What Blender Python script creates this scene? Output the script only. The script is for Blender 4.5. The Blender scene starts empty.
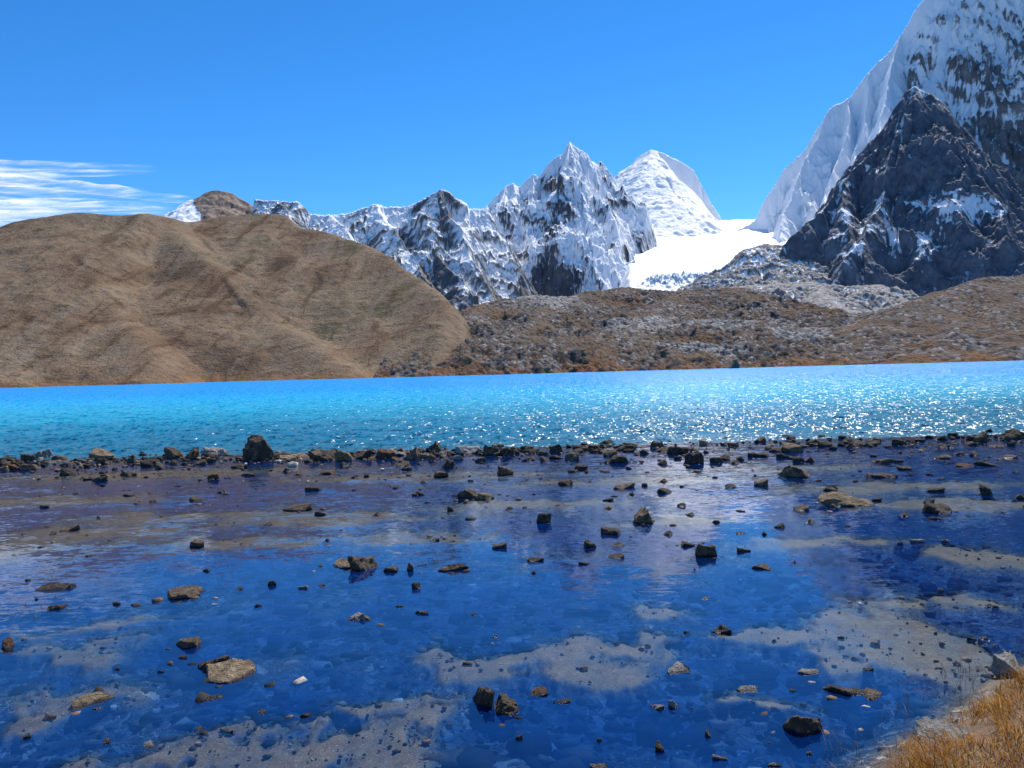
import bpy, math, random
import numpy as np
from mathutils import Matrix, Vector

R = math.radians
rng = np.random.default_rng(7)
random.seed(7)
scene = bpy.context.scene
COL = scene.collection

# ------------------------------------------------------------------ camera
F, CAM_H, ROLL, PITCH = 804.0, 2.0, 0.027, -0.0162
cf = np.array([0, math.cos(PITCH), math.sin(PITCH)])
u0 = np.array([0, -math.sin(PITCH), math.cos(PITCH)])
r0 = np.array([1.0, 0, 0])
cr = r0 * math.cos(ROLL) - u0 * math.sin(ROLL)
cu = u0 * math.cos(ROLL) + r0 * math.sin(ROLL)
CAM = np.array([0, 0, CAM_H])

def at(px, py, D):
    return CAM + D * (cf + (px - 512) / F * cr + (384 - py) / F * cu)

def ground(px, py, z=0.0):
    ray = cf + (px - 512) / F * cr + (384 - py) / F * cu
    return CAM + ray * ((z - CAM_H) / ray[2])

cam_d = bpy.data.cameras.new("camera")
cam_d.sensor_width = 36
cam_d.lens = F / 1024 * 36
cam_d.clip_start, cam_d.clip_end = 0.05, 60000
cam = bpy.data.objects.new("camera", cam_d)
COL.objects.link(cam)
cam.matrix_world = Matrix(((cr[0], cu[0], -cf[0], 0), (cr[1], cu[1], -cf[1], 0), (cr[2], cu[2], -cf[2], CAM_H), (0, 0, 0, 1)))
scene.camera = cam

# ------------------------------------------------------------------ noise
_perm = np.random.default_rng(3).permutation(256).astype(np.int32)
_perm = np.concatenate([_perm, _perm, _perm])
_ga = np.random.default_rng(4).uniform(0, 2 * np.pi, 256)
_gx, _gy = np.cos(_ga), np.sin(_ga)

def perlin(x, y, seed=0):
    x = x + seed * 17.31; y = y + seed * 9.77
    xi = np.floor(x).astype(np.int64); yi = np.floor(y).astype(np.int64)
    xf = x - xi; yf = y - yi
    xi &= 255; yi &= 255
    u = xf * xf * xf * (xf * (xf * 6 - 15) + 10); v = yf * yf * yf * (yf * (yf * 6 - 15) + 10)
    def g(ix, iy, dx, dy):
        h = _perm[_perm[ix & 255] + (iy & 255)]
        return _gx[h] * dx + _gy[h] * dy
    a = g(xi, yi, xf, yf); b = g(xi + 1, yi, xf - 1, yf)
    c = g(xi, yi + 1, xf, yf - 1); d = g(xi + 1, yi + 1, xf - 1, yf - 1)
    return 1.5 * ((a + u * (b - a)) + v * ((c + u * (d - c)) - (a + u * (b - a))))

def fbm(x, y, o=4, seed=0, gain=.5):
    s = 0; a = 1; t = 0
    for i in range(o):
        s = s + a * perlin(x, y, seed + i); t += a; a *= gain; x = x * 2.03; y = y * 2.03
    return s / t

def ridged(x, y, o=4, seed=0, gain=.5):
    s = 0; a = 1; t = 0
    for i in range(o):
        s = s + a * (1 - np.abs(perlin(x, y, seed + i)) * 1.6); t += a; a *= gain; x = x * 2.03; y = y * 2.03
    return s / t

def sstep(a, b, x):
    t = np.clip((x - a) / (b - a), 0, 1)
    return t * t * (3 - 2 * t)

# ------------------------------------------------------------------ materials
class NT:
    def __init__(self, name):
        self.m = bpy.data.materials.new(name); self.m.use_nodes = True
        self.t = self.m.node_tree; self.t.nodes.clear()
        self.out = self.n('ShaderNodeOutputMaterial')
    def n(self, typ, **kw):
        nd = self.t.nodes.new(typ)
        for k, v in kw.items(): setattr(nd, k, v)
        return nd
    def l(self, a, b): self.t.links.new(a, b)
    def inp(self, nd, **kw):
        for k, v in kw.items():
            s = nd.inputs[k.replace('_', ' ')] if k.replace('_', ' ') in nd.inputs else nd.inputs[k]
            if hasattr(v, 'is_output') or isinstance(v, bpy.types.NodeSocket): self.l(v, s)
            else: s.default_value = v
        return nd
    def pos(self, sc=(1, 1, 1), obj=False):
        src = self.n('ShaderNodeTexCoord').outputs['Object'] if obj else self.n('ShaderNodeNewGeometry').outputs['Position']
        mp = self.n('ShaderNodeMapping'); self.l(src, mp.inputs['Vector']); mp.inputs['Scale'].default_value = sc
        return mp.outputs['Vector']
    def noise(self, vec, scale, detail=4, rough=.55, dist=0):
        nd = self.n('ShaderNodeTexNoise'); self.l(vec, nd.inputs['Vector'])
        nd.inputs['Scale'].default_value = scale; nd.inputs['Detail'].default_value = detail
        nd.inputs['Roughness'].default_value = rough; nd.inputs['Distortion'].default_value = dist
        return nd
    def ramp(self, fac, stops, interp='LINEAR'):
        nd = self.n('ShaderNodeValToRGB'); self.l(fac, nd.inputs['Fac']); nd.color_ramp.interpolation = interp
        el = nd.color_ramp.elements
        while len(el) < len(stops): el.new(.5)
        for e, (p, c) in zip(el, stops):
            e.position = p; e.color = (*c, 1) if not isinstance(c, (int, float)) else (c, c, c, 1)
        return nd.outputs['Color']
    def mix(self, fac, a, b, typ='MIX'):
        nd = self.n('ShaderNodeMix', data_type='RGBA', blend_type=typ)
        for s, v in ((nd.inputs[0], fac), (nd.inputs[6], a), (nd.inputs[7], b)):
            if isinstance(v, bpy.types.NodeSocket): self.l(v, s)
            elif isinstance(v, (int, float)) and s != nd.inputs[0]: s.default_value = (v, v, v, 1)
            elif isinstance(v, (int, float)): s.default_value = v
            else: s.default_value = (*v, 1)
        return nd.outputs[2]
    def math(self, op, a, b=0.0, clamp=False):
        nd = self.n('ShaderNodeMath', operation=op); nd.use_clamp = clamp
        for s, v in ((nd.inputs[0], a), (nd.inputs[1], b)):
            if isinstance(v, bpy.types.NodeSocket): self.l(v, s)
            else: s.default_value = v
        return nd.outputs[0]
    def mapr(self, v, a, b, c=0.0, d=1.0, smooth=True):
        nd = self.n('ShaderNodeMapRange'); nd.interpolation_type = 'SMOOTHSTEP' if smooth else 'LINEAR'
        self.l(v, nd.inputs[0])
        for i, x in enumerate((a, b, c, d)): nd.inputs[i + 1].default_value = x
        return nd.outputs[0]
    def attr(self, name):
        nd = self.n('ShaderNodeAttribute'); nd.attribute_name = name
        return nd.outputs['Fac']
    def bump(self, h, strength=.5, dist=.1, normal=None):
        nd = self.n('ShaderNodeBump'); self.l(h, nd.inputs['Height'])
        nd.inputs['Strength'].default_value = strength; nd.inputs['Distance'].default_value = dist
        if normal: self.l(normal, nd.inputs['Normal'])
        return nd.outputs['Normal']
    def bsdf(self, color, rough=.85, normal=None, spec=.3, **kw):
        nd = self.n('ShaderNodeBsdfPrincipled')
        self.inp(nd, **{'Base Color': color if isinstance(color, bpy.types.NodeSocket) else (*color, 1), 'Roughness': rough, 'Specular IOR Level': spec})
        if normal: self.l(normal, nd.inputs['Normal'])
        for k, v in kw.items(): self.inp(nd, **{k: v})
        return nd.outputs[0]
    def done(self, sh):
        self.l(sh, self.out.inputs['Surface']); return self.m

def mat_snowrock(name, S, rock_a, rock_b, bias=0.0, soft=.12, detail=.5, ledge=1.0):
    """rock with settled snow; 'snow' is a per-vertex amount of lying snow, broken up by fine noise"""
    k = NT(name)
    p = k.pos()
    n1 = k.noise(p, 1 / (13 * S), 5, .62).outputs['Fac']
    n2 = k.noise(k.pos((1, 1, .35)), 1 / (45 * S), 5, .62).outputs['Fac']
    a = k.math('ADD', k.attr('snow'), k.math('MULTIPLY', k.math('SUBTRACT', n1, .5), detail * 1.1))
    a = k.math('ADD', a, k.math('MULTIPLY', k.math('SUBTRACT', n2, .5), detail * 1.3))
    a = k.math('ADD', a, bias)
    f = k.mapr(a, .5 - soft, .5 + soft)
    rn = k.noise(k.pos((1, 1, .6)), 1 / (26 * S), 6, .68).outputs['Fac']
    rock = k.ramp(rn, [(.3, rock_a), (.52, rock_b), (.7, tuple(c * 1.5 for c in rock_b))])
    snow = k.ramp(n2, [(.3, (.84, .86, .89)), (.7, (.9, .9, .9))])
    h = k.math('MULTIPLY', k.math('ADD', n1, k.math('MULTIPLY', n2, 1.6)), k.math('SUBTRACT', 1.0, k.math('MULTIPLY', f, .8)))
    nb = k.bump(k.math('ADD', h, k.math('MULTIPLY', f, .12)), .5, 7 * S)
    c = k.mix(f, rock, snow)
    return k.done(k.bsdf(c, .8, nb, .15))

# ------------------------------------------------------------------ object helpers
def link(o):
    COL.objects.link(o); return o

def tag(o, label=None, cat=None, group=None, kind=None):
    for key, v in (('label', label), ('category', cat), ('group', group), ('kind', kind)):
        if v: o[key] = v
    return o

def mesh_grid(name, V, nx, ny, mat, attrs=None, smooth=True):
    """V: (ny*nx,3) vertices in rows"""
    me = bpy.data.meshes.new(name)
    i = np.arange((ny - 1) * (nx - 1)); r, c = i // (nx - 1), i % (nx - 1)
    a = r * nx + c
    q = np.stack([a, a + 1, a + 1 + nx, a + nx], 1).astype(np.int32)
    me.vertices.add(len(V)); me.vertices.foreach_set('co', V.astype(np.float32).ravel())
    me.loops.add(q.size); me.loops.foreach_set('vertex_index', q.ravel())
    me.polygons.add(len(q)); me.polygons.foreach_set('loop_start', np.arange(0, q.size, 4, dtype=np.int32))
    if smooth: me.polygons.foreach_set('use_smooth', np.ones(len(q), bool))
    for k, v in (attrs or {}).items():
        at_ = me.attributes.new(k, 'FLOAT', 'POINT'); at_.data.foreach_set('value', v.astype(np.float32).ravel())
    me.update(); me.validate()
    me.materials.append(mat)
    return link(bpy.data.objects.new(name, me))

def mesh_raw(name, V, Q, mat, smooth=False, attrs=None):
    me = bpy.data.meshes.new(name)
    Q = np.asarray(Q, np.int32); k = Q.shape[1]
    me.vertices.add(len(V)); me.vertices.foreach_set('co', np.asarray(V, np.float32).ravel())
    me.loops.add(Q.size); me.loops.foreach_set('vertex_index', Q.ravel())
    me.polygons.add(len(Q)); me.polygons.foreach_set('loop_start', np.arange(0, Q.size, k, dtype=np.int32))
    if smooth: me.polygons.foreach_set('use_smooth', np.ones(len(Q), bool))
    for kk, v in (attrs or {}).items():
        at_ = me.attributes.new(kk, 'FLOAT', 'POINT'); at_.data.foreach_set('value', v.astype(np.float32).ravel())
    me.update()
    me.materials.append(mat)
    return link(bpy.data.objects.new(name, me))

# ------------------------------------------------------------------ terrain
def ridge(pts, s=1.0, s2=None, L=200.0, e=1.0, w=1.0):
    return dict(P=np.array([at(*p) for p in pts]), s=s, s2=s if s2 is None else s2, L=L, e=e, w=w)

def terrain(name, mat, x, y, nx, ny, ridges, floor=-6.0, warp=0, wl=200.0, rough=0, rl=80.0, d0=60.0,
            flute=0, fl=40.0, jag=0, jl=15.0, snow=None, extra=None, seed=1, ypow=1.0, front=24.0, soften=0):
    xs = np.linspace(x[0], x[1], nx); ys = y[0] + (y[1] - y[0]) * np.linspace(0, 1, ny) ** ypow
    X, Y = np.meshgrid(xs, ys); X = X.ravel(); Y = Y.ravel()
    wx = X + warp * fbm(X / wl, Y / wl, 4, seed + 20); wy = Y + warp * fbm(X / wl, Y / wl, 4, seed + 40)
    h = np.full(X.shape, -1e9); dd = np.full(X.shape, 1e9); ss = np.zeros(X.shape)
    for ri, rd in enumerate(ridges):
        P = rd['P']; acc = 0.0
        for i in range(len(P) - 1):
            ax, ay, az = P[i]; bx, by, bz = P[i + 1]
            vx, vy = bx - ax, by - ay; L2 = vx * vx + vy * vy + 1e-9
            t = np.clip(((wx - ax) * vx + (wy - ay) * vy) / L2, 0, 1)
            qx = wx - ax - t * vx
            d = np.hypot(qx, wy - ay - t * vy)
            if rd['e'] != 1 or rd['w'] != 1:
                cx = qx / (d + 1e-6)
                d = d * (1 + (rd['e'] - 1) * np.clip(cx, 0, 1) ** 2 + (rd['w'] - 1) * np.clip(-cx, 0, 1) ** 2)
            z = az + t * (bz - az) - (rd['s2'] * d + (rd['s'] - rd['s2']) * rd['L'] * (1 - np.exp(-d / rd['L'])))
            m = z > h
            h = np.where(m, z, h); dd = np.where(m, d, dd)
            ss = np.where(m, acc + t * math.sqrt(L2) + ri * 777.0, ss)
            acc += math.sqrt(L2)
    if soften:                                   # round the crests the way loose scree does
        hb = h.reshape(ny, nx)
        for _ in range(soften):
            hb[1:-1, 1:-1] = (hb[:-2, 1:-1] + hb[2:, 1:-1] + hb[1:-1, :-2] + hb[1:-1, 2:]) / 4
        h = hb.ravel()
    k = np.clip(dd / d0, 0, 1)
    if flute:
        w = 6 * fbm(X / fl, Y / fl, 3, seed + 5)
        fr = ridged(ss / fl + w * .12, dd / (fl * 7) + w * .05, 4, seed + 60, .55)
        h = h + flute * k * (fr - .6) * 2
    if rough: h = h + rough * k * (ridged(X / rl, Y / rl, 6, seed + 80, .55) - .55) * 2
    if jag: h = h + jag * (ridged(X / jl, Y / jl, 4, seed + 90, .6) - .6) * 2
    if extra is not None: h = h + extra(X, Y, h, dd)
    h = np.maximum(h, floor)
    h = floor - 8 + (h - floor + 8) * sstep(y[0], y[0] + front, Y)      # the sheet always goes to ground at its near edge
    H2 = h.reshape(ny, nx)
    gy, gx = np.gradient(H2, ys, xs)
    nz = (1 / np.sqrt(1 + gx ** 2 + gy ** 2)).ravel()
    # curvature: gullies hold snow
    B = H2.copy()
    for _ in range(10):
        B[1:-1, 1:-1] = (B[:-2, 1:-1] + B[2:, 1:-1] + B[1:-1, :-2] + B[1:-1, 2:]) / 4
    cv = (B - H2).ravel()
    by, bx = np.gradient(B, ys, xs); nz = (1 / np.sqrt(1 + bx ** 2 + by ** 2)).ravel()
    at_ = {}
    if snow is not None: at_['snow'] = snow(X, Y, h, nz, cv, dd, gx.ravel(), gy.ravel())
    return mesh_grid(name, np.stack([X, Y, h], 1), nx, ny, mat, at_)

def build_mountains():
    # ---------- near brown hill on the left
    k = NT("dry_grass_slope")
    p = k.pos()
    big = k.noise(p, 1 / 110, 5, .6, .6).outputs['Fac']
    # streaks of scree running down the slope
    rot = k.n('ShaderNodeMapping'); k.l(k.n('ShaderNodeNewGeometry').outputs['Position'], rot.inputs['Vector'])
    rot.inputs['Rotation'].default_value = (0, 0, R(-30)); rot.inputs['Scale'].default_value = (1 / 15, 1 / 150, 1 / 90)
    strk = k.noise(rot.outputs[0], 1, 6, .65, .5).outputs['Fac']
    mid = k.noise(p, 1 / 14, 6, .72).outputs['Fac']
    fine = k.noise(p, 1 / 2.6, 4, .7).outputs['Fac']
    c = k.ramp(big, [(.34, (.105, .068, .046)), (.45, (.195, .132, .085)), (.56, (.235, .172, .115)), (.66, (.140, .115, .068))])
    c = k.mix(k.mapr(strk, .52, .66, 0, .7), c, (.25, .195, .14))
    c = k.mix(k.mapr(strk, .46, .34, 0, .75), c, (.095, .055, .032))
    c = k.mix(k.mapr(mid, .53, .68, 0, .7), c, (.085, .052, .030))
    c = k.mix(k.mapr(mid, .42, .28, 0, .5), c, (.26, .19, .115))
    c = k.mix(k.mapr(fine, .56, .68, 0, .75), c, (.045, .036, .026))
    sep = k.n('ShaderNodeSeparateXYZ'); k.l(p, sep.inputs[0])
    shore = k.math('ADD', sep.outputs['Z'], k.math('MULTIPLY', k.math('SUBTRACT', mid, .5), 14))
    c = k.mix(k.mapr(shore, 7, 0, 0, .55), c, (.24, .12, .05))
    nb = k.bump(k.math('ADD', k.math('MULTIPLY', mid, 2.0), fine), .8, 2.2)
    M_hill = k.done(k.bsdf(c, .95, nb, .05))
    o = terrain("hill", M_hill, (-1150, 30), (488, 1350), 620, 480, [
        ridge([(-330, 240, 950), (-150, 232, 930), (0, 223, 900), (12, 226, 890), (35, 218, 890), (81, 209, 900), (102, 210, 900), (119, 211.5, 905),
               (151, 208, 920), (169, 213, 940), (183, 217, 960), (211, 214, 1000), (246, 210, 1010), (281, 211, 1000), (300, 224, 960), (336, 231, 930),
               (366, 240, 880), (395, 257, 830), (420, 269.5, 780), (440, 285, 715), (455, 302, 655), (452, 325, 600), (438, 350, 555), (420, 372, 525)], .56, .455, 130, e=3.6),
        ridge([(169, 217, 940), (215, 262, 800), (268, 310, 690), (318, 345, 600), (345, 374, 515)], .46, .45),
        ridge([(35, 222, 890), (80, 268, 740), (120, 320, 630), (160, 362, 540)], .46, .44),
        ridge([(246, 214, 1010), (300, 262, 830), (360, 312, 700), (405, 350, 580)], .46, .45, e=1.6),
        ridge([(-60, 236, 900), (-45, 285, 740), (-25, 335, 640)], .40, .37), ridge([(-330, 240, 950), (-300, 300, 760), (-285, 335, 660)], .4, .36),
    ], floor=-3, warp=20, wl=150, rough=2.8, rl=120, d0=90, flute=2.4, fl=60, jag=.6, jl=12, seed=3, ypow=1.25, soften=30)
    tag(o, "long brown grassy hillside sloping down to the lake on the left", "hill", kind='structure')

    # ---------- moraine in the middle and hill on the right
    k = NT("moraine_rubble")
    p = k.pos()
    big = k.noise(p, 1 / 60, 5, .6, .8).outputs['Fac']
    b2 = k.noise(k.pos((1, 1, 1.3)), 1 / 34, 5, .6, .4).outputs['Fac']
    fine = k.noise(p, 1 / 4.5, 5, .75).outputs['Fac']
    vor = k.n('ShaderNodeTexVoronoi'); k.l(k.pos((1, .5, 1)), vor.inputs['Vector']); vor.inputs['Scale'].default_value = 1 / 2.6
    c = k.ramp(big, [(.33, (.13, .08, .05)), (.45, (.145, .10, .07)), (.55, (.14, .112, .088)), (.68, (.17, .098, .052))])
    sp = k.ramp(k.n('ShaderNodeSeparateColor').outputs[0], [(0, 0), (1, 1)])
    sc = k.n('ShaderNodeSeparateColor'); k.l(vor.outputs['Color'], sc.inputs[0])
    bould = k.ramp(sc.outputs[0], [(.15, (.04, .036, .036)), (.5, (.115, .107, .107)), (.85, (.20, .19, .188)), (1, (.33, .31, .30))])
    c = k.mix(k.math('MULTIPLY', k.mapr(b2, .42, .52, 0, 1), k.mapr(sc.outputs[1], .15, .35, 0, .9)), c, bould)
    pale = k.ramp(sc.outputs[0], [(.1, (.07, .068, .068)), (.4, (.19, .185, .18)), (1, (.36, .35, .34))])
    c = k.mix(k.mapr(k.attr('snow'), .3, .6, 0, .9), c, pale)
    c = k.mix(k.mapr(fine, .58, .72, 0, .65), c, (.045, .038, .032))
    c = k.mix(k.mapr(fine, .42, .30, 0, .35), c, (.33, .27, .2))
    sep = k.n('ShaderNodeSeparateXYZ'); k.l(p, sep.inputs[0])
    shore = k.math('ADD', sep.outputs['Z'], k.math('MULTIPLY', k.math('SUBTRACT', b2, .5), 26))
    c = k.mix(k.mapr(shore, 7, 0, 0, .6), c, (.20, .09, .04))
    nb = k.bump(k.math('ADD', fine, k.math('MULTIPLY', vor.outputs['Distance'], -.6)), .9, 2.2)
    M_mor = k.done(k.bsdf(c, .95, nb, .05))
    def scree(X, Y, h, nz, cv, dd, gx, gy):
        a = np.zeros_like(X)
        for (px, py, D, rx, ry) in ((545, 303, 790, 62, 70), (640, 320, 690, 60, 60), (720, 320, 690, 50, 50), (690, 345, 600, 60, 40), (800, 330, 640, 40, 40)):
            q = at(px, py, D)
            a = np.maximum(a, 1 - np.hypot((X - q[0]) / rx, (Y - q[1]) / ry))
        return a + .5 * fbm(X / 30, Y / 30, 4, 77)
    o = terrain("moraine", M_mor, (-90, 440), (488, 1250), 560, 420, [
        ridge([(430, 372, 520), (450, 340, 600), (470, 316, 680), (503, 298, 770), (536, 295, 800), (570, 296.5, 810), (586, 291.5, 840), (632, 286.5, 900), (672, 291.5, 880),
               (702, 288, 900), (735, 287, 900), (765, 305, 820), (815, 316, 740), (860, 313, 740), (898, 311, 720), (925, 306, 700)], .42, .24, 60),
        ridge([(500, 335, 600), (560, 338, 600), (620, 334, 620)], .30, .25),
        ridge([(700, 318, 700), (780, 322, 680), (860, 330, 620), (930, 340, 570)], .32, .25),
        ridge([(560, 297, 800), (530, 318, 680), (480, 348, 570)], .36, .3),
        ridge([(672, 292, 880), (640, 320, 690), (600, 350, 560)], .36, .3),
    ], floor=-3, warp=16, wl=60, rough=6, rl=45, d0=40, flute=3, fl=30, jag=1.3, jl=7, snow=scree, seed=9, ypow=1.2)
    tag(o, "low brown and grey moraine strewn with boulders behind the far shore", "moraine", kind='structure')
    o = terrain("hill", M_mor, (150, 900), (488, 1150), 420, 300, [
        ridge([(900, 312, 640), (913, 301, 660), (940, 293.5, 690), (963.5, 281.6, 720), (987, 277, 740), (1024, 275.5, 760), (1100, 272, 780), (1250, 262, 800)], .40, .27, 60),
        ridge([(963, 282, 720), (985, 315, 620), (1000, 345, 540)], .36, .3),
    ], floor=-3, warp=12, wl=70, rough=3, rl=60, d0=60, flute=3, fl=40, jag=.8, jl=7, seed=13, ypow=1.2,
        snow=lambda X, *a: -.2 + .5 * fbm(X / 30, a[0] / 30, 4, 78))
    tag(o, "rounded brown hill at the far right shore below the dark peak", "hill", kind='structure')

    # ---------- grey scree apron under the dark peak
    M_scree = mat_snowrock("scree_snow", .35, (.13, .125, .13), (.24, .225, .215), 0, .2, .5)
    o = terrain("scree_slope", M_scree, (150, 800), (930, 1500), 460, 300, [
        ridge([(700, 292, 1330), (720, 284, 1340), (744, 250, 1420), (768, 243, 1440), (785, 246, 1440), (800, 272, 1380)], .75, .45, 60),
        ridge([(720, 288, 1200), (776, 283, 1230), (815, 282, 1230), (849, 286, 1200), (880, 284, 1180), (900, 297, 1120), (915, 304, 1050)], .5, .32, 60),
        ridge([(815, 283, 1220), (830, 300, 1080), (845, 312, 980)], .35, .3),
    ], floor=-3, warp=14, wl=60, rough=7, rl=40, d0=30, flute=6, fl=26, jag=1.5, jl=10, seed=17,
        snow=lambda X, Y, h, nz, cv, dd, gx, gy: .22 + .9 * np.clip(cv, -.3, .3) + .45 * fbm(X / 18, Y / 55, 4, 31) + .25 * sstep(1280, 1400, Y))
    tag(o, "pale grey scree slope dusted with snow at the foot of the dark peak", "scree slope", kind='structure')

    # ---------- dark rock pyramid
    M_dark = mat_snowrock("dark_rock", .8, (.055, .062, .080), (.135, .143, .165), 0, .12, .8)
    def snow_dark(X, Y, h, nz, cv, dd, gx, gy):
        px = 512 + X / Y * F
        a = .12 + .9 * (nz - .56) + .10 * np.clip(cv, -2, 2)
        q = at(948, 215, 1400)
        ledge = np.exp(-((X - q[0]) / 75) ** 2 - ((h - q[2]) / 24) ** 2)
        q2 = at(905, 245, 1350)
        ledge2 = np.exp(-((X - q2[0]) / 34) ** 2 - ((h - q2[2]) / 26) ** 2)
        return a + .75 * ledge + .5 * ledge2 + .45 * fbm(X / 45, h / 30, 5, 41) + .34 * np.exp(-dd / 22)
    o = terrain("mountain", M_dark, (230, 1050), (1130, 1900), 640, 560, [
        ridge([(778, 279, 1330), (788, 242, 1400), (805, 222, 1430), (821, 210, 1450), (853, 173.6, 1500), (872, 152, 1520), (881.5, 137, 1530), (890, 116, 1545), (897.6, 105, 1550), (904, 92, 1558), (913, 85.6, 1560),
               (926, 93, 1560), (942, 107, 1570), (946, 122, 1570), (950, 137, 1570), (962, 171.6, 1560), (986.5, 202, 1540), (1002.6, 234, 1500), (1024, 258, 1470), (1060, 300, 1420)], 1.5, 1.1, 60, e=2.2, w=1.2),
        ridge([(913, 86, 1560), (893, 150, 1470), (880, 200, 1400), (900, 240, 1330), (912, 268, 1290)], 1.5, 1.2, 60),
        ridge([(942, 107, 1570), (965, 190, 1450), (985, 235, 1370), (1000, 275, 1290)], 1.6, 1.3, 50),
        ridge([(853, 174, 1500), (840, 220, 1400), (850, 255, 1320), (846, 288, 1260)], 1.5, 1.2, 50),
        ridge([(890, 185, 1430), (855, 240, 1330), (830, 285, 1250)], 1.5, 1.2, 50),
    ], floor=40, warp=22, wl=100, rough=36, rl=140, d0=70, flute=14, fl=50, jag=2.4, jl=18, snow=snow_dark, seed=21)
    tag(o, "dark rocky pyramid peak standing in front of the snow wall on the right", "mountain", kind='structure')

    # ---------- giant snow mountain leaving the frame on the right
    M_giant = mat_snowrock("snow_wall", 1.0, (.085, .08, .088), (.18, .162, .158), 0, .14, .7)
    def snow_giant(X, Y, h, nz, cv, dd, gx, gy):
        px = 512 + X / Y * F
        left = sstep(930, 860, px)
        high = sstep(760, 1080, h)
        return .58 + .50 * left + .30 * high * sstep(1.0, .2, np.abs(fbm(X / 200, Y / 200, 2, 3))) + .45 * (nz - .55) + .06 * np.clip(cv, -3, 3) + .26 * fbm(X / 150, h / 170, 4, 51) + .55 * fbm((.85 * X + .5 * h) / 26, (h - .6 * X) / 230, 5, 52) + .35 * np.exp(-dd / 30) - .25 * sstep(700, 420, h) * sstep(870, 930, px)
    o = terrain("mountain", M_giant, (560, 2100), (1660, 3000), 620, 640, [
        ridge([(700, 250, 2560), (720, 238, 2560), (748, 225, 2540), (756, 218, 2530), (768, 198, 2510), (786.6, 169.6, 2490), (805, 149, 2470), (816, 128, 2460), (829, 108, 2450), (851, 96.5, 2430), (868, 76, 2420), (881.5, 60.6, 2410),
               (890, 52, 2405), (901.7, 34, 2390), (912, 14, 2380), (922, 1, 2370), (936, -8, 2350), (965, -30, 2340), (1000, -44, 2330), (1040, -40, 2330), (1120, -70, 2300), (1300, -60, 2250)], 1.9, 1.3, 140, w=2.0),
        ridge([(851, 97, 2430), (842, 150, 2270), (822, 205, 2110), (806, 250, 1980)], 1.9, 1.6, 80, w=1.8, e=1.3),
        ridge([(901, 35, 2390), (884, 105, 2220), (866, 165, 2060)], 1.9, 1.6, 80, w=1.6, e=1.3),
        ridge([(872, 72, 2415), (862, 130, 2270), (846, 190, 2110)], 1.9, 1.6, 80, w=1.6, e=1.3),
        ridge([(829, 108, 2450), (800, 168, 2350), (785, 210, 2260), (778, 240, 2150)], 1.4, 1.2, 80, w=2.2),
        ridge([(960, -25, 2340), (935, 75, 2210), (905, 110, 2100), (880, 170, 1980)], 1.5, 1.3, 80),
        ridge([(985, -40, 2330), (985, 60, 2180), (975, 120, 2080), (990, 200, 1900)], 1.6, 1.3, 80),
        ridge([(1030, -40, 2330), (1035, 60, 2150), (1030, 160, 1950), (1050, 230, 1820)], 1.6, 1.3, 80),
        ridge([(1150, -60, 2290), (1130, 60, 2150), (1120, 200, 1850)], 1.5, 1.3, 80),
    ], floor=150, warp=20, wl=170, rough=66, rl=170, d0=100, flute=42, fl=70, jag=3.4, jl=30, snow=snow_giant, seed=25)
    tag(o, "huge snow covered mountain wall rising out of view on the right", "mountain", kind='structure')

    # ---------- glacier snowfield between the peaks
    k = NT("glacier_snow")
    n1 = k.noise(k.pos((1, .4, 1)), 1 / 40, 5, .6).outputs['Fac']
    gc = k.ramp(n1, [(.3, (.80, .83, .87)), (.7, (.9, .9, .9))])
    n9 = k.noise(k.pos((1, 1, 2.5)), 1 / 16, 4, .65).outputs['Fac']
    gc = k.mix(k.mapr(k.math('MULTIPLY', k.attr('snow'), n9), .28, .55, 0, .85), gc, (.34, .47, .60))
    M_gl = k.done(k.bsdf(gc, .6, k.bump(n1, .25, 10), .2))
    prof = np.array([at(690, py_, D_) for py_, D_ in ((308, 1400), (298, 1500), (288, 1700), (274, 1900), (254, 2200), (238, 2500), (227, 2960), (226.5, 3050))])
    def snowfield(X, Y, h, dd):
        z = np.interp(Y, prof[:, 1], prof[:, 2])
        px = 512 + X / Y * F
        edge = np.interp(Y, [1400, 1900, 2150, 2350, 3000], [630, 632, 634, 644, 600]) + 4 * fbm(Y / 90, Y * 0, 3, 5)
        z = z - 1.5 * np.clip(edge - px, 0, None) * Y / F + .10 * np.clip(px - 700, 0, None) * Y / F
        z = z + 16 * fbm(X / 210, Y / 260, 4, 66) + 4 * fbm(X / 45, Y / 45, 3, 67) + 12 * sstep(640, 760, px) * np.exp(-((Y - 2000) / 400) ** 2)
        z = z + 42 * np.exp(-((px - 672) / 30) ** 2) * sstep(2550, 3050, Y)
        ice = np.exp(-((px - 680) / 38) ** 4) * np.exp(-((Y - 1720) / 95) ** 2)         # broken ice front
        z = z + ice * (10 + 44 * (ridged(X / 26, Y / 18, 4, 68) - .6))
        return z - h
    o = terrain("glacier", M_gl, (180, 900), (1380, 3050), 320, 520, [
        ridge([(600, 214, 2960), (800, 205, 2880)], .42, .36)], floor=40, front=40, extra=snowfield, seed=29,
        snow=lambda X, Y, h, nz, cv, dd, gx, gy: np.exp(-((512 + X / Y * F - 680) / 40) ** 4) * np.exp(-((Y - 1710) / 110) ** 2))
    tag(o, "smooth white glacier filling the col between the snowy peaks", "glacier", kind='structure')

    # ---------- domed snow peak
    M_dome = mat_snowrock("dome_snow", .8, (.16, .15, .17), (.26, .24, .24), 0, .2, .3)
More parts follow.
